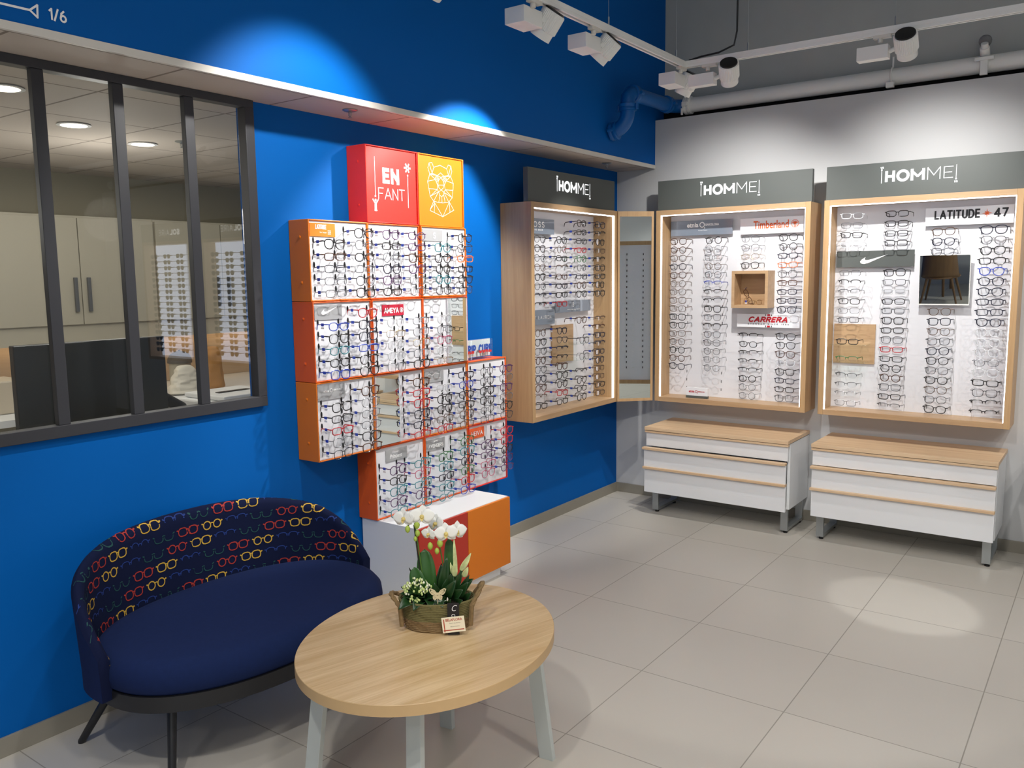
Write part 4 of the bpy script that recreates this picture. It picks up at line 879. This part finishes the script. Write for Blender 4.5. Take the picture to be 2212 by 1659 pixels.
for row in range(9):
    z = .43+row*ROWH
    for k in range(-1, 16):
        s = .03+k*PITCH+(row % 2)*PITCH*.5
        cidx = (k+(row*2 if False else row*3)) % 4; mi = {0: 2, 1: 5, 2: 4, 3: 3}[cidx]
        if s < .03 or s > tot-.02: continue
        rnd = (k+row) % 3 == 0; hw, hh = (.016, .0165) if rnd else (.019, .0165); wd = .0042 if mi < 4 else .0034
        for sg in (-1, 1):
            cx = s+sg*.0225; ee = 2. if rnd else 2.7
            pts = [(cx+hw*math.copysign(abs(math.cos(a))**(2/ee), math.cos(a)), z+hh*math.copysign(abs(math.sin(a))**(2/ee), math.sin(a))) for a in [2*PI*i/14 for i in range(14)]]
            if mi >= 4 : pts = [p for p in pts if (p[1] < z+.004 if mi == 4 else p[1] > z-.004)]; pts.sort(key=lambda p: p[0]); ribbon(pts, wd, mi, False)
            else: ribbon(pts, wd, mi, True)
            ribbon([(cx+sg*hw, z+.007), (cx+sg*(hw+.006), z+.010)], wd*1.3, mi, False)
        ribbon([(s-.006, z+.006), (s, z+.008), (s+.006, z+.006)], wd, mi, False)
q.build('backrest', [navyd, navy, pcol[2], pcol[3], pcol[4], pcol[5]], sofa)
for (a, b) in [((.30, -4.16, .285), (.138, -4.245, 0)), ((.578, -4.145, .275), (.672, -4.222, 0)), ((.30, -3.30, .285), (.15, -3.2, 0)), ((.66, -3.42, .285), (.76, -3.33, 0))]:
    a = Vector(a); b = Vector(b); MB().tube([b, b+Vector((0, 0, .004)), a], [.012, .013, .017], 14).build('leg', blackm, sofa)

# ------------------------------------------------------------------ oval table
TCX, TCY, TZ = 1.332, -3.68, .50
tb = thing('coffee_table', (TCX, TCY, 0), 'oval light oak coffee table with splayed grey metal legs', 'coffee table')
ang = math.radians(-81); ux = Vector((math.cos(ang), math.sin(ang), 0)); uy = Vector((-ux.y, ux.x, 0)); n = 96
prof = [(0, TZ-.034), (0, TZ-.02), (0, TZ-.0012), (-.0012, TZ)]
q = MB(); vs = []
for k, z in prof:
    for i in range(n): a = 2*PI*i/n; vs.append(Vector((TCX, TCY, z))+ux*(.476+k)*math.cos(a)+uy*(.39+k)*math.sin(a))
fs = [(j*n+i, j*n+(i+1) % n, (j+1)*n+(i+1) % n, (j+1)*n+i) for j in range(3) for i in range(n)]
q.add(vs, fs, 1, True); q.add(vs, [tuple(range(n))[::-1], tuple(3*n+i for i in range(n))], 0, False)
top = q.build('tabletop', [oakT, mat('oak_edge_band', '#c7a678', .45, noise=.05, nscale=30)], tb)
greyleg = mat('grey_powder_metal', '#c3c9c6', .45)
A = Vector((1.583, -3.37, 0)); B = Vector((1.165, -3.41, 0)); c0 = Vector((TCX, TCY, 0)); rot8 = Matrix.Rotation(math.radians(8), 4, 'Z')
feet = [A, B, 2*c0-A, 2*c0-B]
for f_ in feet:
    t2 = c0+(f_-c0)*.86; t2.z = TZ-.034; q = MB(); wd = rot8 @ Vector((.026, 0, 0)); th = rot8 @ Vector((0, .011, 0)); vs = []
    for p in (f_, t2):
        for s1, s2 in ((-1, -1), (1, -1), (1, 1), (-1, 1)): vs.append(p+wd*s1+th*s2)
    q.add(vs, [(0, 3, 2, 1), (4, 5, 6, 7), (0, 1, 5, 4), (1, 2, 6, 5), (2, 3, 7, 6), (3, 0, 4, 7)]); q.build('leg', greyleg, tb, bevel=.001)
q = MB(); t3 = [c0+(f_-c0)*.84 for f_ in feet]
for i in range(4):
    a = t3[i].copy(); b = t3[(i+1) % 4].copy(); a.z = b.z = TZ-.044; q.tube([a, b], .01, 4)
q.build('under_frame', greyleg, tb)

# ------------------------------------------------------------------ flower basket on the table
BC = Vector((1.305, -3.61, TZ)); BU = Vector((.81, .586, 0)); BV = Vector((-.586, .81, 0)); BZ = Vector((0, 0, 1))
def L3(u, v, z): return BC+BU*u+BV*v+BZ*z
bk = thing('flower_basket', BC, 'woven oval basket of white orchids and greenery on the coffee table', 'flower basket')
rope = mat('woven_seagrass', '#806947', .9, noise=.35, nscale=90, bump=1.); cord = mat('khaki_cord', '#716a42', .9, noise=.3, nscale=140, bump=1.)
leafm = mat('leaf_green', '#2f5a24', .4, noise=.3, nscale=25); leafd = mat('dark_leaf_green', '#1d3d1b', .35, noise=.3, nscale=30); stemg = mat('stem_green', '#51772f', .5); stick = mat('support_stick', '#1c2416', .5)
budm = mat('green_bud', '#a9bf4e', .5); petal = mat('orchid_petal', '#f2f3ee', .6, spec=.2); lipm = mat('orchid_lip', '#dcc77a', .5); creaml = mat('variegated_leaf', '#c9d39a', .45, noise=.5, nscale=60)
q = MB()
def oval(u_, v_, n=40): return [(u_*math.cos(2*PI*i/n), v_*math.sin(2*PI*i/n)) for i in range(n)]
for j in range(16):
    f_ = j/15; z = .006+.0062*j; ru = .103+.022*f_; rv = .066+.014*f_; n = 60
    big = j < 6
    pts = [L3((ru+(.0028*math.sin(i*PI*2/3+j*2) if big else .0012*math.sin(i*PI+j*PI)))*math.cos(2*PI*i/n), (rv+.001*math.sin(i+j))*math.sin(2*PI*i/n), z+(.0012*math.sin(i*2.1+j) if big else .0008*math.sin(i*PI))) for i in range(n)]
    q.tube(pts, .0048 if big else .0042, 6, closed=True, mi=0 if big else 1)
q.add([L3(a, b, .004) for a, b in oval(.1, .063)], [tuple(range(40))], 0)
q.build('basket_body', [rope, cord], bk)
q = MB(); vs = [L3(a, b, .085) for a, b in oval(.115, .074)]; q.add(vs, [tuple(range(40))]); q.build('soil', mat('moss_soil', '#2c2a1a', .95, noise=.5, nscale=80, bump=1.), bk)
for s in (-1, 1):
    q = MB(); pts = [L3(s*(.118+.035*math.sin(PI*i/12)), -.045+.09*i/12*(1), .085+(.062 if s > 0 else .03)*math.sin(PI*i/12)) for i in range(13)]
    for ph in (0, PI): q.tube([p+Vector((.004*math.cos(i*1.5+ph), .004*math.sin(i*1.5+ph), 0)) for i, p in enumerate(pts)], .0055, 7)
    q.tube([L3(s*.113, -.05, .02), L3(s*.118, -.052, .09)], .008, 7); q.build('handle', rope, bk)
def leaf(q, base, tip, wd, nrm, curl=.0, mi=0, n=10, fold=.25, rd=False):
    base = Vector(base); tip = Vector(tip); d = tip-base; Ln = d.length; d.normalize(); N_ = Vector(nrm); N_ = (N_-d*N_.dot(d)).normalized(); S = d.cross(N_); vs = []
    for i in range(n+1):
        t_ = i/n; w_ = wd*(math.sin(PI*min(1, t_**.8)))**.75*(1-.12*t_) if 0 < t_ < 1 else .0005; c = base+d*Ln*t_+N_*curl*Ln*(4*t_*(1-t_))
        if rd: w_ = max(.0006, wd*math.sqrt(max(0, 1-abs(2*t_-1)**2.4)))
        vs += [c-S*w_/2+N_*w_*fold, c-S*w_/4+N_*w_*fold*.3, c, c+S*w_/4+N_*w_*fold*.3, c+S*w_/2+N_*w_*fold]
    q.add(vs, [(i*5+k, i*5+k+1, (i+1)*5+k+1, (i+1)*5+k) for i in range(n) for k in range(4)], mi, True)
def pxl(x, y, v=0.):
    """position on the arrangement: u right, z up, measured from the basket foot"""
    return L3((x-940)/647*(1+v*.3), v, (1352-y)/640-v*.3)
toward = -BV
def part(name, m_, f, solid=.0008, par=bk):
    q = MB(); f(q); return q.build(name, m_, par, solid=solid)
# broad orchid leaves
part('orchid_leaf', leafm, lambda q: leaf(q, pxl(925, 1290, .0), pxl(915, 1183, .01), .062, toward, .06, n=16, fold=.12, rd=True))
part('orchid_leaf', leafm, lambda q: leaf(q, pxl(912, 1290, -.01), pxl(893, 1222, -.01), .052, toward, .08, n=16, fold=.12, rd=True))
part('orchid_leaf', leafm, lambda q: leaf(q, pxl(968, 1285, .0), pxl(966, 1160, .03), .046, toward+BU*.4, .05, n=16, fold=.15, rd=True))
part('orchid_leaf', leafd, lambda q: leaf(q, pxl(945, 1290, .0), pxl(950, 1215, .02), .032, toward, .05))
def flower(c, fc, sc=1., turn=0., par=bk):
    c = Vector(c); F = Vector(fc).normalized(); Rr = F.to_track_quat('Z', 'Y').to_matrix()
    q = MB()
    for ang_, ln, wd in ((90, .036, .030), (215, .034, .026), (325, .034, .026)):
        a = math.radians(ang_+turn); d = Rr @ Vector((math.cos(a), math.sin(a), 0)); leaf(q, c-F*.001, c+d*ln*sc, wd*sc, F, .02, fold=.05, n=8)
    for ang_, ln, wd in ((12, .040, .046), (168, .040, .046)):
        a = math.radians(ang_+turn); d = Rr @ Vector((math.cos(a), math.sin(a), 0)); leaf(q, c+F*.002, c+d*ln*sc+F*.004, wd*sc, F, .03, fold=-.03, n=8)
    o = q.build('flower', petal, par, solid=.0006)
    q = MB(); q.lathe([(.001, 0), (.006*sc, .003), (.007*sc, .008), (.003*sc, .014)], c, 10, R=Rr); dn = Rr @ Vector((math.sin(math.radians(turn))*0, -1, 0)); leaf(q, c+F*.004, c+F*.012+dn*.014*sc, .012*sc, F, .1)
    q.build('flower_lip', lipm, o)
def bud(c, s=1., par=bk):
    q = MB(); q.lathe([(.001, -.012*s), (.006*s, -.008*s), (.0085*s, 0), (.006*s, .008*s), (.001, .012*s)], c, 12); q.build('bud', budm, par)
# stem 1 + stick
s1 = MB().tube([pxl(915, 1292), pxl(906, 1200, -.01), pxl(900, 1150, -.02), pxl(898, 1128, -.03), pxl(895, 1116, -.035), pxl(885, 1130, -.03), pxl(880, 1136, -.03)], .0024, 7).build('orchid_stem', stemg, bk)
MB().tube([pxl(911, 1292, -.012), pxl(896, 1130, -.022)], .0022, 6).build('support_stick', stick, bk)
for (x, y, s) in ((883, 1139, 1.05), (903, 1130, 1.2), (904, 1148, 1.), (899, 1160, .75)): bud(pxl(x, y, -.035), s, s1)
flower(pxl(876, 1116, -.03), toward-BU*.35, 1.0, 5, s1); flower(pxl(914, 1112, -.035), toward+BU*.1+BZ*.1, 1.08, -5, s1)
s2 = MB().tube([pxl(960, 1290, .01), pxl(955, 1220, .0), pxl(948, 1170, -.01), pxl(946, 1150, -.02), pxl(950, 1142, -.02), pxl(965, 1148, -.02)], .0024, 7).build('orchid_stem', stemg, bk)
for (x, y, s) in ((930, 1176, 1.1), (951, 1170, 1.25), (944, 1187, .95)): bud(pxl(x, y, -.03), s, s2)
flower(pxl(928, 1150, -.025), toward-BU*.5, .72, 0, s2); flower(pxl(965, 1149, -.035), toward, 1.05, 6, s2); flower(pxl(985, 1145, -.01), toward+BU*.7, 1.0, -8, s2); flower(pxl(942, 1128, .01), toward-BU*.9+BZ*.3, .95, 10, s2)
# kalanchoe
kl = part('kalanchoe_leaves', leafd, lambda q: [leaf(q, L3(-.055+random.uniform(-.02, .02), random.uniform(-.02, .02), .085), L3(-.055+.065*math.cos(a), -.02+.05*math.sin(a), .10+random.uniform(0, .045)), .042, BZ+toward*.6, .1) for a in [2*PI*i/15 for i in range(15)]]+[leaf(q, L3(-.05+u, -.03, .09), L3(-.07+u*1.6, -.085, .085+.02*abs(u*8)), .045, BZ+toward, .25) for u in (-.03, 0, .035, .06)])
q = MB(); qg = MB()
for i in range(150):
    a = random.uniform(0, 2*PI); rr = math.sqrt(random.random()); c = L3(-.062+.047*rr*math.cos(a), -.03+.035*rr*math.sin(a), .165-.03*rr*rr+random.uniform(-.012, .012)); s = random.uniform(.0032, .005)
    (q if random.random() < .72 else qg).lathe([(.0006, -s), (s*.8, -s*.4), (s*.75, s*.4), (.0006, s*1.1)], c, 7)
for i in range(12):
    a = 2*PI*i/12; qg.tube([L3(-.055, -.02, .09), L3(-.062+.035*math.cos(a), -.03+.028*math.sin(a), .155)], .0012, 5, mi=1)
for i in range(14): c = L3(-.066+random.uniform(-.02, .02), -.06, .115+random.uniform(-.012, .012)); q.lathe([(.0006, -.004), (.0034, -.001), (.0034, .002), (.0006, .005)], c, 7)
q.build('kalanchoe_buds', mat('pale_green_buds', '#c5d58a', .6), bk)['kind'] = 'stuff'
o = qg.build('kalanchoe_blossom', [mat('cream_blossom', '#f0f1d8', .6), stemg], bk); o['kind'] = 'stuff'
# peace lily style foliage at right
def fol(q):
    for (x0, y0, x1, y1, wd, v) in ((985, 1290, 1010, 1255, .035, 0), (975, 1290, 1000, 1270, .04, -.03), (960, 1290, 985, 1250, .04, -.03), (990, 1285, 1020, 1250, .02, .0), (950, 1290, 938, 1255, .02, -.02), (985, 1300, 1000, 1292, .03, -.05), (965, 1305, 975, 1290, .03, -.05), (1000, 1260, 1022, 1248, .014, 0), (930, 1292, 925, 1262, .03, 0), (955, 1296, 962, 1268, .03, .02), (975, 1300, 1002, 1262, .032, .03), (995, 1300, 1016, 1278, .028, .0), (960, 1300, 950, 1282, .03, -.03), (980, 1300, 975, 1262, .034, .02)):
        leaf(q, pxl(x0, y0, v), pxl(x1, y1, v-.03), wd, toward+BZ*.5, .12)
    for (x0, y0, x1, y1, wd) in ((960, 1290, 975, 1235, .05), (975, 1280, 998, 1225, .025), (950, 1285, 965, 1200, .035), (990, 1275, 1012, 1240, .02)): leaf(q, pxl(x0, y0, -.01), pxl(x1, y1, -.02), wd, toward, .08)
part('foliage', leafd, fol)
def vari(q):
    for (x0, y0, x1, y1, wd) in ((984, 1242, 981, 1158, .014), (980, 1245, 983, 1205, .02), (992, 1232, 1017, 1192, .02), (998, 1245, 1010, 1222, .02), (978, 1240, 972, 1212, .012)): leaf(q, pxl(x0, y0, -.02), pxl(x1, y1, -.03), wd, toward, .06)
part('variegated_leaf_spikes', creaml, vari)
part('dark_sprig', stick, lambda q: [leaf(q, pxl(893, 1245, .0), pxl(881, 1223, .0), .006, toward), q.tube([pxl(900, 1280), pxl(882, 1225)], .0012, 5)])
def frost(q):
    for i in range(16):
        a = random.uniform(0, 2*PI); c = pxl(random.uniform(930, 962), random.uniform(1296, 1314), -.062); leaf(q, c, c+BU*.016*math.cos(a)+BZ*abs(.014*math.sin(a)), .009, toward, .1, n=5)
part('silver_leaves', mat('silver_leaf', '#c4d3c0', .5, noise=.3, nscale=200), frost)
# butterfly pick
def bfly(q):
    P = Plane(pxl(946, 1281, -.075), BU, (0, 0, 1)); s = .0011
    for sg in (-1, 1):
        up_ = [(0, 0), (2, 5), (10, 15), (20, 20), (24, 18), (21, 9), (17, 4), (9, 0)]; lo = [(0, 0), (8, -1), (13, -5), (12, -11), (7, -13), (2, -8)]
        for poly in (up_, lo):
            pts = [(sg*a*s, b*s) for a, b in poly]; P.line(q, pts, .0032, 0, True)
            cx = sum(p[0] for p in pts)/len(pts); cy = sum(p[1] for p in pts)/len(pts)
            for p in pts[1:]: P.line(q, [(0, 0), ((p[0]+cx)/2, (p[1]+cy)/2)], .0016, 0)
            P.line(q, [((a+cx)/2, (b+cy)/2) for a, b in pts[2:]], .002, 0)
    P.line(q, [(0, -.013), (0, .008)], .003, 0); P.line(q, [(0, -.013), (0, -.07)], .002, -.001)
part('butterfly_pick', mat('plywood_cream', '#d9cba4', .6), bfly, .0015)
P = Plane(pxl(967, 1366, -.086), BU, BZ)
q = MB(); P.rect(q, 0, .0, .038, .108, 0, .0008); tg_ = q.build('gift_tag', mat('black_card', '#17171b', .5), bk)
q = MB(); P.text(q, 'C', .012, .080, .014, .020, -.01, .001, slant=.3)
V, F = text_geo('Cashmere', 0.); q.add([P.p(.019-(y-.5)*.012, .07-x*.055, .001) for x, y in V], F); q.build('lettering', tint, tg_)
P = Plane(pxl(957, 1362, -.09), (BU+BZ*.10), (BZ-BU*.10)); q = MB(); P.rect(q, 0, 0, .074, .052, .001, .0018); cd_ = q.build('gift_card', mat('cream_card', '#f3ead0', .6), bk)
q = MB(); P.text(q, 'BELAFLORA', .013, .038, .054, .009, .02, .0022); P.line(q, [(.007, .045), (.007, .004)], .003, .0022); P.line(q, [(.004, .008), (.069, .008)], .003, .0022); P.text(q, 'fleurs et plantes', .024, .028, .036, .005, 0, .0022, mi=1); P.text(q, 'decoration', .026, .018, .03, .004, 0, .0022, mi=1)
q.build('lettering', [mat('ink_brick', '#b0402a', .6), mat('ink_faint', '#9a9688', .6)], cd_)
MB().lathe([(.001, -.006), (.003, 0), (.001, .006)], P.p(.028, .112, .0), 8).build('peg', offwhite, bk)

# ------------------------------------------------------------------ room behind the window
cream = mat('cream_laminate', '#b3ad9c', .5); creamd = mat('door_gap', '#6d6555', .7)
struct('wall_back_room', MB().box((-3.1, -8, 0), (-2.98, 0, 2.44)), beigewall, label='beige far wall of the room behind the window')
struct('wall_back_room_front', MB().box((-3.1, -6.4, 0), (-.1, -6.3, 2.44)), beigewall)
struct('ceiling_back_room', MB().box((-3.1, -6.4, SZ), (-.1, 0, SZ+.04)), ceilt, label='tiled ceiling of the room behind the window', cat='ceiling')
struct('trim_4', MB().box((-.104, -6.4, 0), (-.1, 0, WZ0)), beigewall)
for (x, y, lab) in ((-1.1, -3.46, 'second'), (-1.39, -2.93, 'third'), (-.52, -4.03, 'first')):
    r = thing('downlight', (x, y, SZ), lab+' round downlight from the left in the back room ceiling', 'downlight', 'back room downlights')
    MB().lathe([(.060, .0), (.075, -.002), (.078, -.006), (.062, -.007)], (x, y, SZ), 28).build('trim_ring', white, r)
    MB().lathe([(.060, 0), (.002, .0)], (x, y, SZ-.0075), 28).build('light_disc', downe, r)
sprinkler(-1.16, -2.84, SZ, 'chrome sprinkler in the back room ceiling behind the window')
cx = -2.6
for i, yy in enumerate([-4.37, -3.262, -2.154, -1.046]):
    r = thing('wall_cabinet', (-2.8, yy+.55, 1.37), ['cream wall cabinet at the far left', 'cream wall cabinet behind the first panes', 'cream wall cabinet behind the middle panes', 'cream wall cabinet beside the backlit wall at right'][i]+' of the back room', 'wall cabinet', 'back room wall cabinets')
    BX((-2.978, yy, 1.25), (cx-.02, yy+1.106, 2.10)).build('body', cream, r)
    for k in (0, 1):
        d = BX((cx-.019, yy+.008+k*.548, 1.375), (cx, yy+.008+k*.548+.542, 2.085)).build('door', cream, r, bevel=.002)
        hy = yy+.553-.055+k*.09
        BX((cx, hy, 1.46), (cx+.022, hy+.022, 1.69)).build('handle', mat('dark_handle', '#5e6062', .4), d, bevel=.003)
m = BX((-2.9, -5, 1.238), (-2.86, -.6, 1.249)); tag(m.build('led_batten', warmled), 'warm light batten under the back room wall cabinets', 'light')
r = thing('back_counter', (-2.6, -2.8, 0), 'white worktop along the far wall of the back room', 'counter')
BX((-2.96, -5.2, .84), (-2.0, -.5, .88)).build('worktop', white, r); BX((-2.96, -5.2, 0), (-2.06, -.5, .84)).build('base', cream, r); BX((-2.975, -5.2, .881), (-2.962, -.5, 1.249)).build('splashback', wood('oak_pale', 'Y', c1='#c4a98a', c2='#d3bb9c'), r)
r = thing('large_monitor', (-.8, -3.65, .75), 'large black screen panel standing behind the left window panes', 'screen')
BX((-.53, -4.09, .80), (-.49, -3.43, 1.405)).build('screen_panel', mat('dark_screen_back', '#1d1f20', .35), r, bevel=.004); m = MB(); m.box((-.55, -3.84, .742), (-.51, -3.68, .81)); m.box((-.62, -3.92, .742), (-.44, -3.6, .752)); m.build('stand', blackm, r)
r = thing('desk', (-.6, -3.8, 0), 'white desk behind the window carrying the black screen', 'desk')
BX((-1.0, -5.0, .71), (-.12, -2.95, .74)).build('desktop', white, r); m = MB()
for (x, y) in ((-.95, -4.95), (-.17, -4.95), (-.95, -3.0), (-.17, -3.0)): BX((x-.02, y-.02, 0), (x+.02, y+.02, .71)).build('leg', blackm, r)
r = thing('printer', (-1.3, -2.45, .55), 'white printer with a dark slot behind the right window pane', 'printer')
BX((-1.55, -2.74, .62), (-1.05, -2.26, .955)).build('printer_body', white, r, bevel=.012); BX((-1.5, -2.7, .957), (-1.1, -2.3, .985)).build('scanner_lid', white, r, bevel=.008); BX((-1.3, -2.62, .9855), (-1.26, -2.40, .990)).build('paper_slot', black, r)
BX((-1.5, -2.7, 0), (-1.1, -2.3, .619)).build('stand', cream, r)
def crumple(name, c, size, m_, lab, cat, seed=0, tw=.0, n=14, amp=.12, round_=2.6):
    random.seed(seed); q = MB(); vs = []
    for j in range(n+1):
        v = j/n
        for i in range(20):
            a = 2*PI*i/20; pr = (1-tw*v)*(1 if v < .9 else .8); k = pr*(1+random.uniform(-amp, amp))
            x = math.copysign(abs(math.cos(a))**(2/round_), math.cos(a)); y = math.copysign(abs(math.sin(a))**(2/round_), math.sin(a)); vs.append((c[0]+x*size[0]/2*k, c[1]+y*size[1]/2*k, c[2]+size[2]*v*(1+random.uniform(-.02, .02) if 0 < j < n else 1)))
    q.add(vs, [(j*20+i, j*20+(i+1) % 20, (j+1)*20+(i+1) % 20, (j+1)*20+i) for j in range(n) for i in range(20)]+[tuple(range(20))[::-1], tuple(n*20+i for i in range(20))], 0, True)
    return tag(q.build(name, m_, sub=1), lab, cat)
crumple('paper_bag', (-2.2, -2.02, .881), (.14, .17, .31), mat('kraft_paper', '#c08a4e', .8), 'crumpled brown paper bag on the back room counter', 'bag', 3, .25)
crumple('plastic_bag', (-2.15, -2.27, .881), (.16, .27, .20), mat('white_plastic_film', '#e8e2d4', .5), 'crumpled white plastic bag on the back room counter', 'bag', 5, .55, amp=.16)
random.seed(11)
q = MB(); q.lathe([(.085, 0), (.083, .03), (.066, .062), (.03, .082), (.002, .086)], (-2.42, -2.13, 1.07), 24); r = thing('cap', (-2.42, -2.13, .881), 'grey rounded cap on a stand behind the white plastic bag', 'cap'); q.build('crown', mat('grey_felt', '#5f5a55', .9, noise=.2), r); MB().lathe([(.01, .085), (.008, .093)], (-2.42, -2.13, 1.07), 10).build('button', black, r); MB().lathe([(.075, .8805), (.075, 1.069)], (-2.42, -2.13, 0), 20).build('stand', cream, r)
# office chair back seen low in the window
r = thing('office_chair', (-1.35, -3.25, 0), 'black office chair backrest seen low behind the third pane', 'chair')
q = MB(); q.tube([(-1.3, -2.98, .70), (-1.3, -2.98, .93), (-1.3, -2.945, .99), (-1.29, -2.86, .93), (-1.28, -2.79, .82)], [.03, .035, .04, .035, .02], 10); q.build('backrest', black, r)
MB().lathe([(.19, .46), (.2, .5), (.16, .52)], (-1.3, -3.12, 0), 24).build('seat', black, r); MB().tube([(-1.3, -3.12, .05), (-1.3, -3.12, .47)], .03, 10).build('gas_lift', blackm, r); MB().tube([(-1.3, -3.05, .5), (-1.3, -2.98, .75)], .02, 8).build('back_support', blackm, r)
for k in range(5): a = 2*PI*k/5; MB().tube([(-1.3, -3.12, .07), (-1.3+.2*math.cos(a), -3.12+.2*math.sin(a), .03)], .022, 8).build('leg', black, r)
# items on the far counter, left
r = thing('optical_instrument', (-2.3, -3.45, .881), 'beige lens-edging instrument at the far left of the back counter', 'instrument')
BX((-2.55, -3.52, .881), (-2.25, -3.26, 1.08)).build('housing', mat('beige_plastic', '#c9bda8', .5), r, bevel=.01); BX((-2.3, -3.56, 1.06), (-2.26, -3.40, 1.075)).build('arm', black, r)

# ------------------------------------------------------------------ furniture only seen in mirrors
def back_display(u0, lab):
    r = thing('sunglasses_display', (u0+.53, 0, .768), lab, 'display cabinet', 'sunglasses displays right of the picture')
    BX((u0, -.2, .768), (u0+.033, -.001, 2.1)).build('side_panel', oakZ, r); BX((u0+1.025, -.2, .768), (u0+1.058, -.001, 2.1)).build('side_panel', oakZ, r)
    BX((u0+.033, -.2, 2.067), (u0+1.025, -.001, 2.1)).build('top_panel', oakX, r); BX((u0+.033, -.2, .768), (u0+1.025, -.001, .80)).build('bottom_panel', oakX, r)
    BX((u0+.033, -.05, .80), (u0+1.025, -.002, 2.067)).build('back_panel', emis('backlit_panel', '#dfe8ff', 3.2), r)
    BX((u0, -.2, 2.1), (u0+1.058, -.17, 2.3)).build('sign_board', slate, r)
    P = Plane((u0, -.2, 0), (1, 0, 0), (0, 0, 1)); m = MB(); stroke_text(P, m, 'SOL', .30, 2.165, .18, .064, .016, .002, gap=.4); stroke_text(P, m, 'AIRE', .50, 2.165, .20, .064, .005, .002, gap=.5); m.build('lit_lettering', lettere, r)
    m = MB(); sg = SH['aviator']; out = [(x*1.15, z*1.1) for x, z in lens_out('aviator', 14)]
    for c in range(4):
        for k in range(1, 19):
            x = .14+.25*c; z = 2.003-.066*k
            if z < .83: continue
            for s in (-1, 1): P.poly(m, [(x+s*.036+a, z+b) for a, b in out], -.04)
            P.line(m, [(x-.03, z+.01), (x+.03, z+.01)], .004, -.04); P.line(m, [(x-.075, z+.012), (x+.075, z+.012)], .004, -.06)
            for s in (-1, 1): m.box((u0+x+s*.07-.002, -.16, z+.008), (u0+x+s*.07+.002, -.05, z+.013))
    o = m.build('sunglasses', mat('sunglass_dark', '#4a3f33', .25), r, solid=.001); o['kind'] = 'stuff'
back_display(3.85, 'backlit sunglasses display on the grey wall, reflected in the window'); back_display(4.99, 'far backlit sunglasses display on the grey wall, reflected in the window')
r = thing('peg_display', (4.75, -3.0, 0), 'tall free-standing oak framed peg display, seen in the corner mirror', 'display stand')
m = MB(); xf = Matrix.Translation((4.75, -3.0, 0)) @ Matrix.Rotation(math.radians(-46-90+180), 4, 'Z'); m.xf = Matrix.Translation((4.75, -3.0, 0)) @ Matrix.Rotation(math.radians(61), 4, 'Z')
m.box((-.45, -.03, .3), (.40, .05, 2.05)); m.build('panel', whitep, r)
m2 = MB(); m2.xf = m.xf; m2.box((-.50, -.06, 0), (-.45, .08, 2.1)); m2.box((.40, -.06, 0), (.45, .08, 2.1)); m2.box((-.45, -.06, 2.05), (.40, .08, 2.1)); m2.box((-.45, -.06, .25), (.40, .08, .3)); m2.build('frame', oakZ, r)
m3 = MB(); m3.xf = m.xf
for c_ in range(4):
    for k in range(22): m3.box((-.35+c_*.21, .05, .45+k*.07), (-.34+c_*.21, .06, .475+k*.07)); m3.box((-.27+c_*.21, .05, .46+k*.07), (-.25+c_*.21, .065, .465+k*.07), 1)
m3.build('pegs', [black, whitem], r)
# chair and table behind the camera, seen in the square mirror
woodc = wood('chair_oak', 'Z', c1='#6e5238', c2='#82623f')
ch = thing('dining_chair', (1.04, -7.5, 0), 'oak shell chair behind the camera, seen in the square mirror', 'chair')
q = MB(); vs = []; n = 12
for j in range(9):
    z = .38+.37*j/8
    for i in range(n+1): a = PI*(i/n)*.8+PI*.1; vs.append((1.04-.245*math.cos(a)*(1-.15*j/8), -7.5+.20*math.sin(a)+.05*j/8, z))
q.add(vs, [(j*(n+1)+i, j*(n+1)+i+1, (j+1)*(n+1)+i+1, (j+1)*(n+1)+i) for j in range(8) for i in range(n)], 0, True); q.build('backrest', woodc, ch, solid=.015)
q = MB(); q.lathe([(.23, .365), (.245, .375), (.24, .39), (.1, .385)], (1.04, -7.52, 0), 28); q.build('seat', woodc, ch)
for sx, sy in ((-1, -1), (1, -1), (1, 1), (-1, 1)): MB().tube([(1.04+sx*.15, -7.52+sy*.15  , .37), (1.04+sx*.23, -7.52+sy*.21, 0)], [.02, .012], 10).build('leg', woodc, ch)
dt = thing('dining_table', (1.5, -8.3, 0), 'dark-topped table behind the camera, seen in the square mirror', 'table')
BX((.9, -8.7, .71), (2.5, -7.85, .745)).build('tabletop', mat('dark_top', '#2a2a2c', .4), dt)
for (x, y) in ((1.0, -8.6), (2.4, -8.6), (1.0, -7.95), (2.4, -7.95)): MB().tube([(x, y, .71), (x, y, 0)], [.025, .018], 10).build('leg', woodc, dt)
print('glasses', NG, 'objects', len(bpy.data.objects))
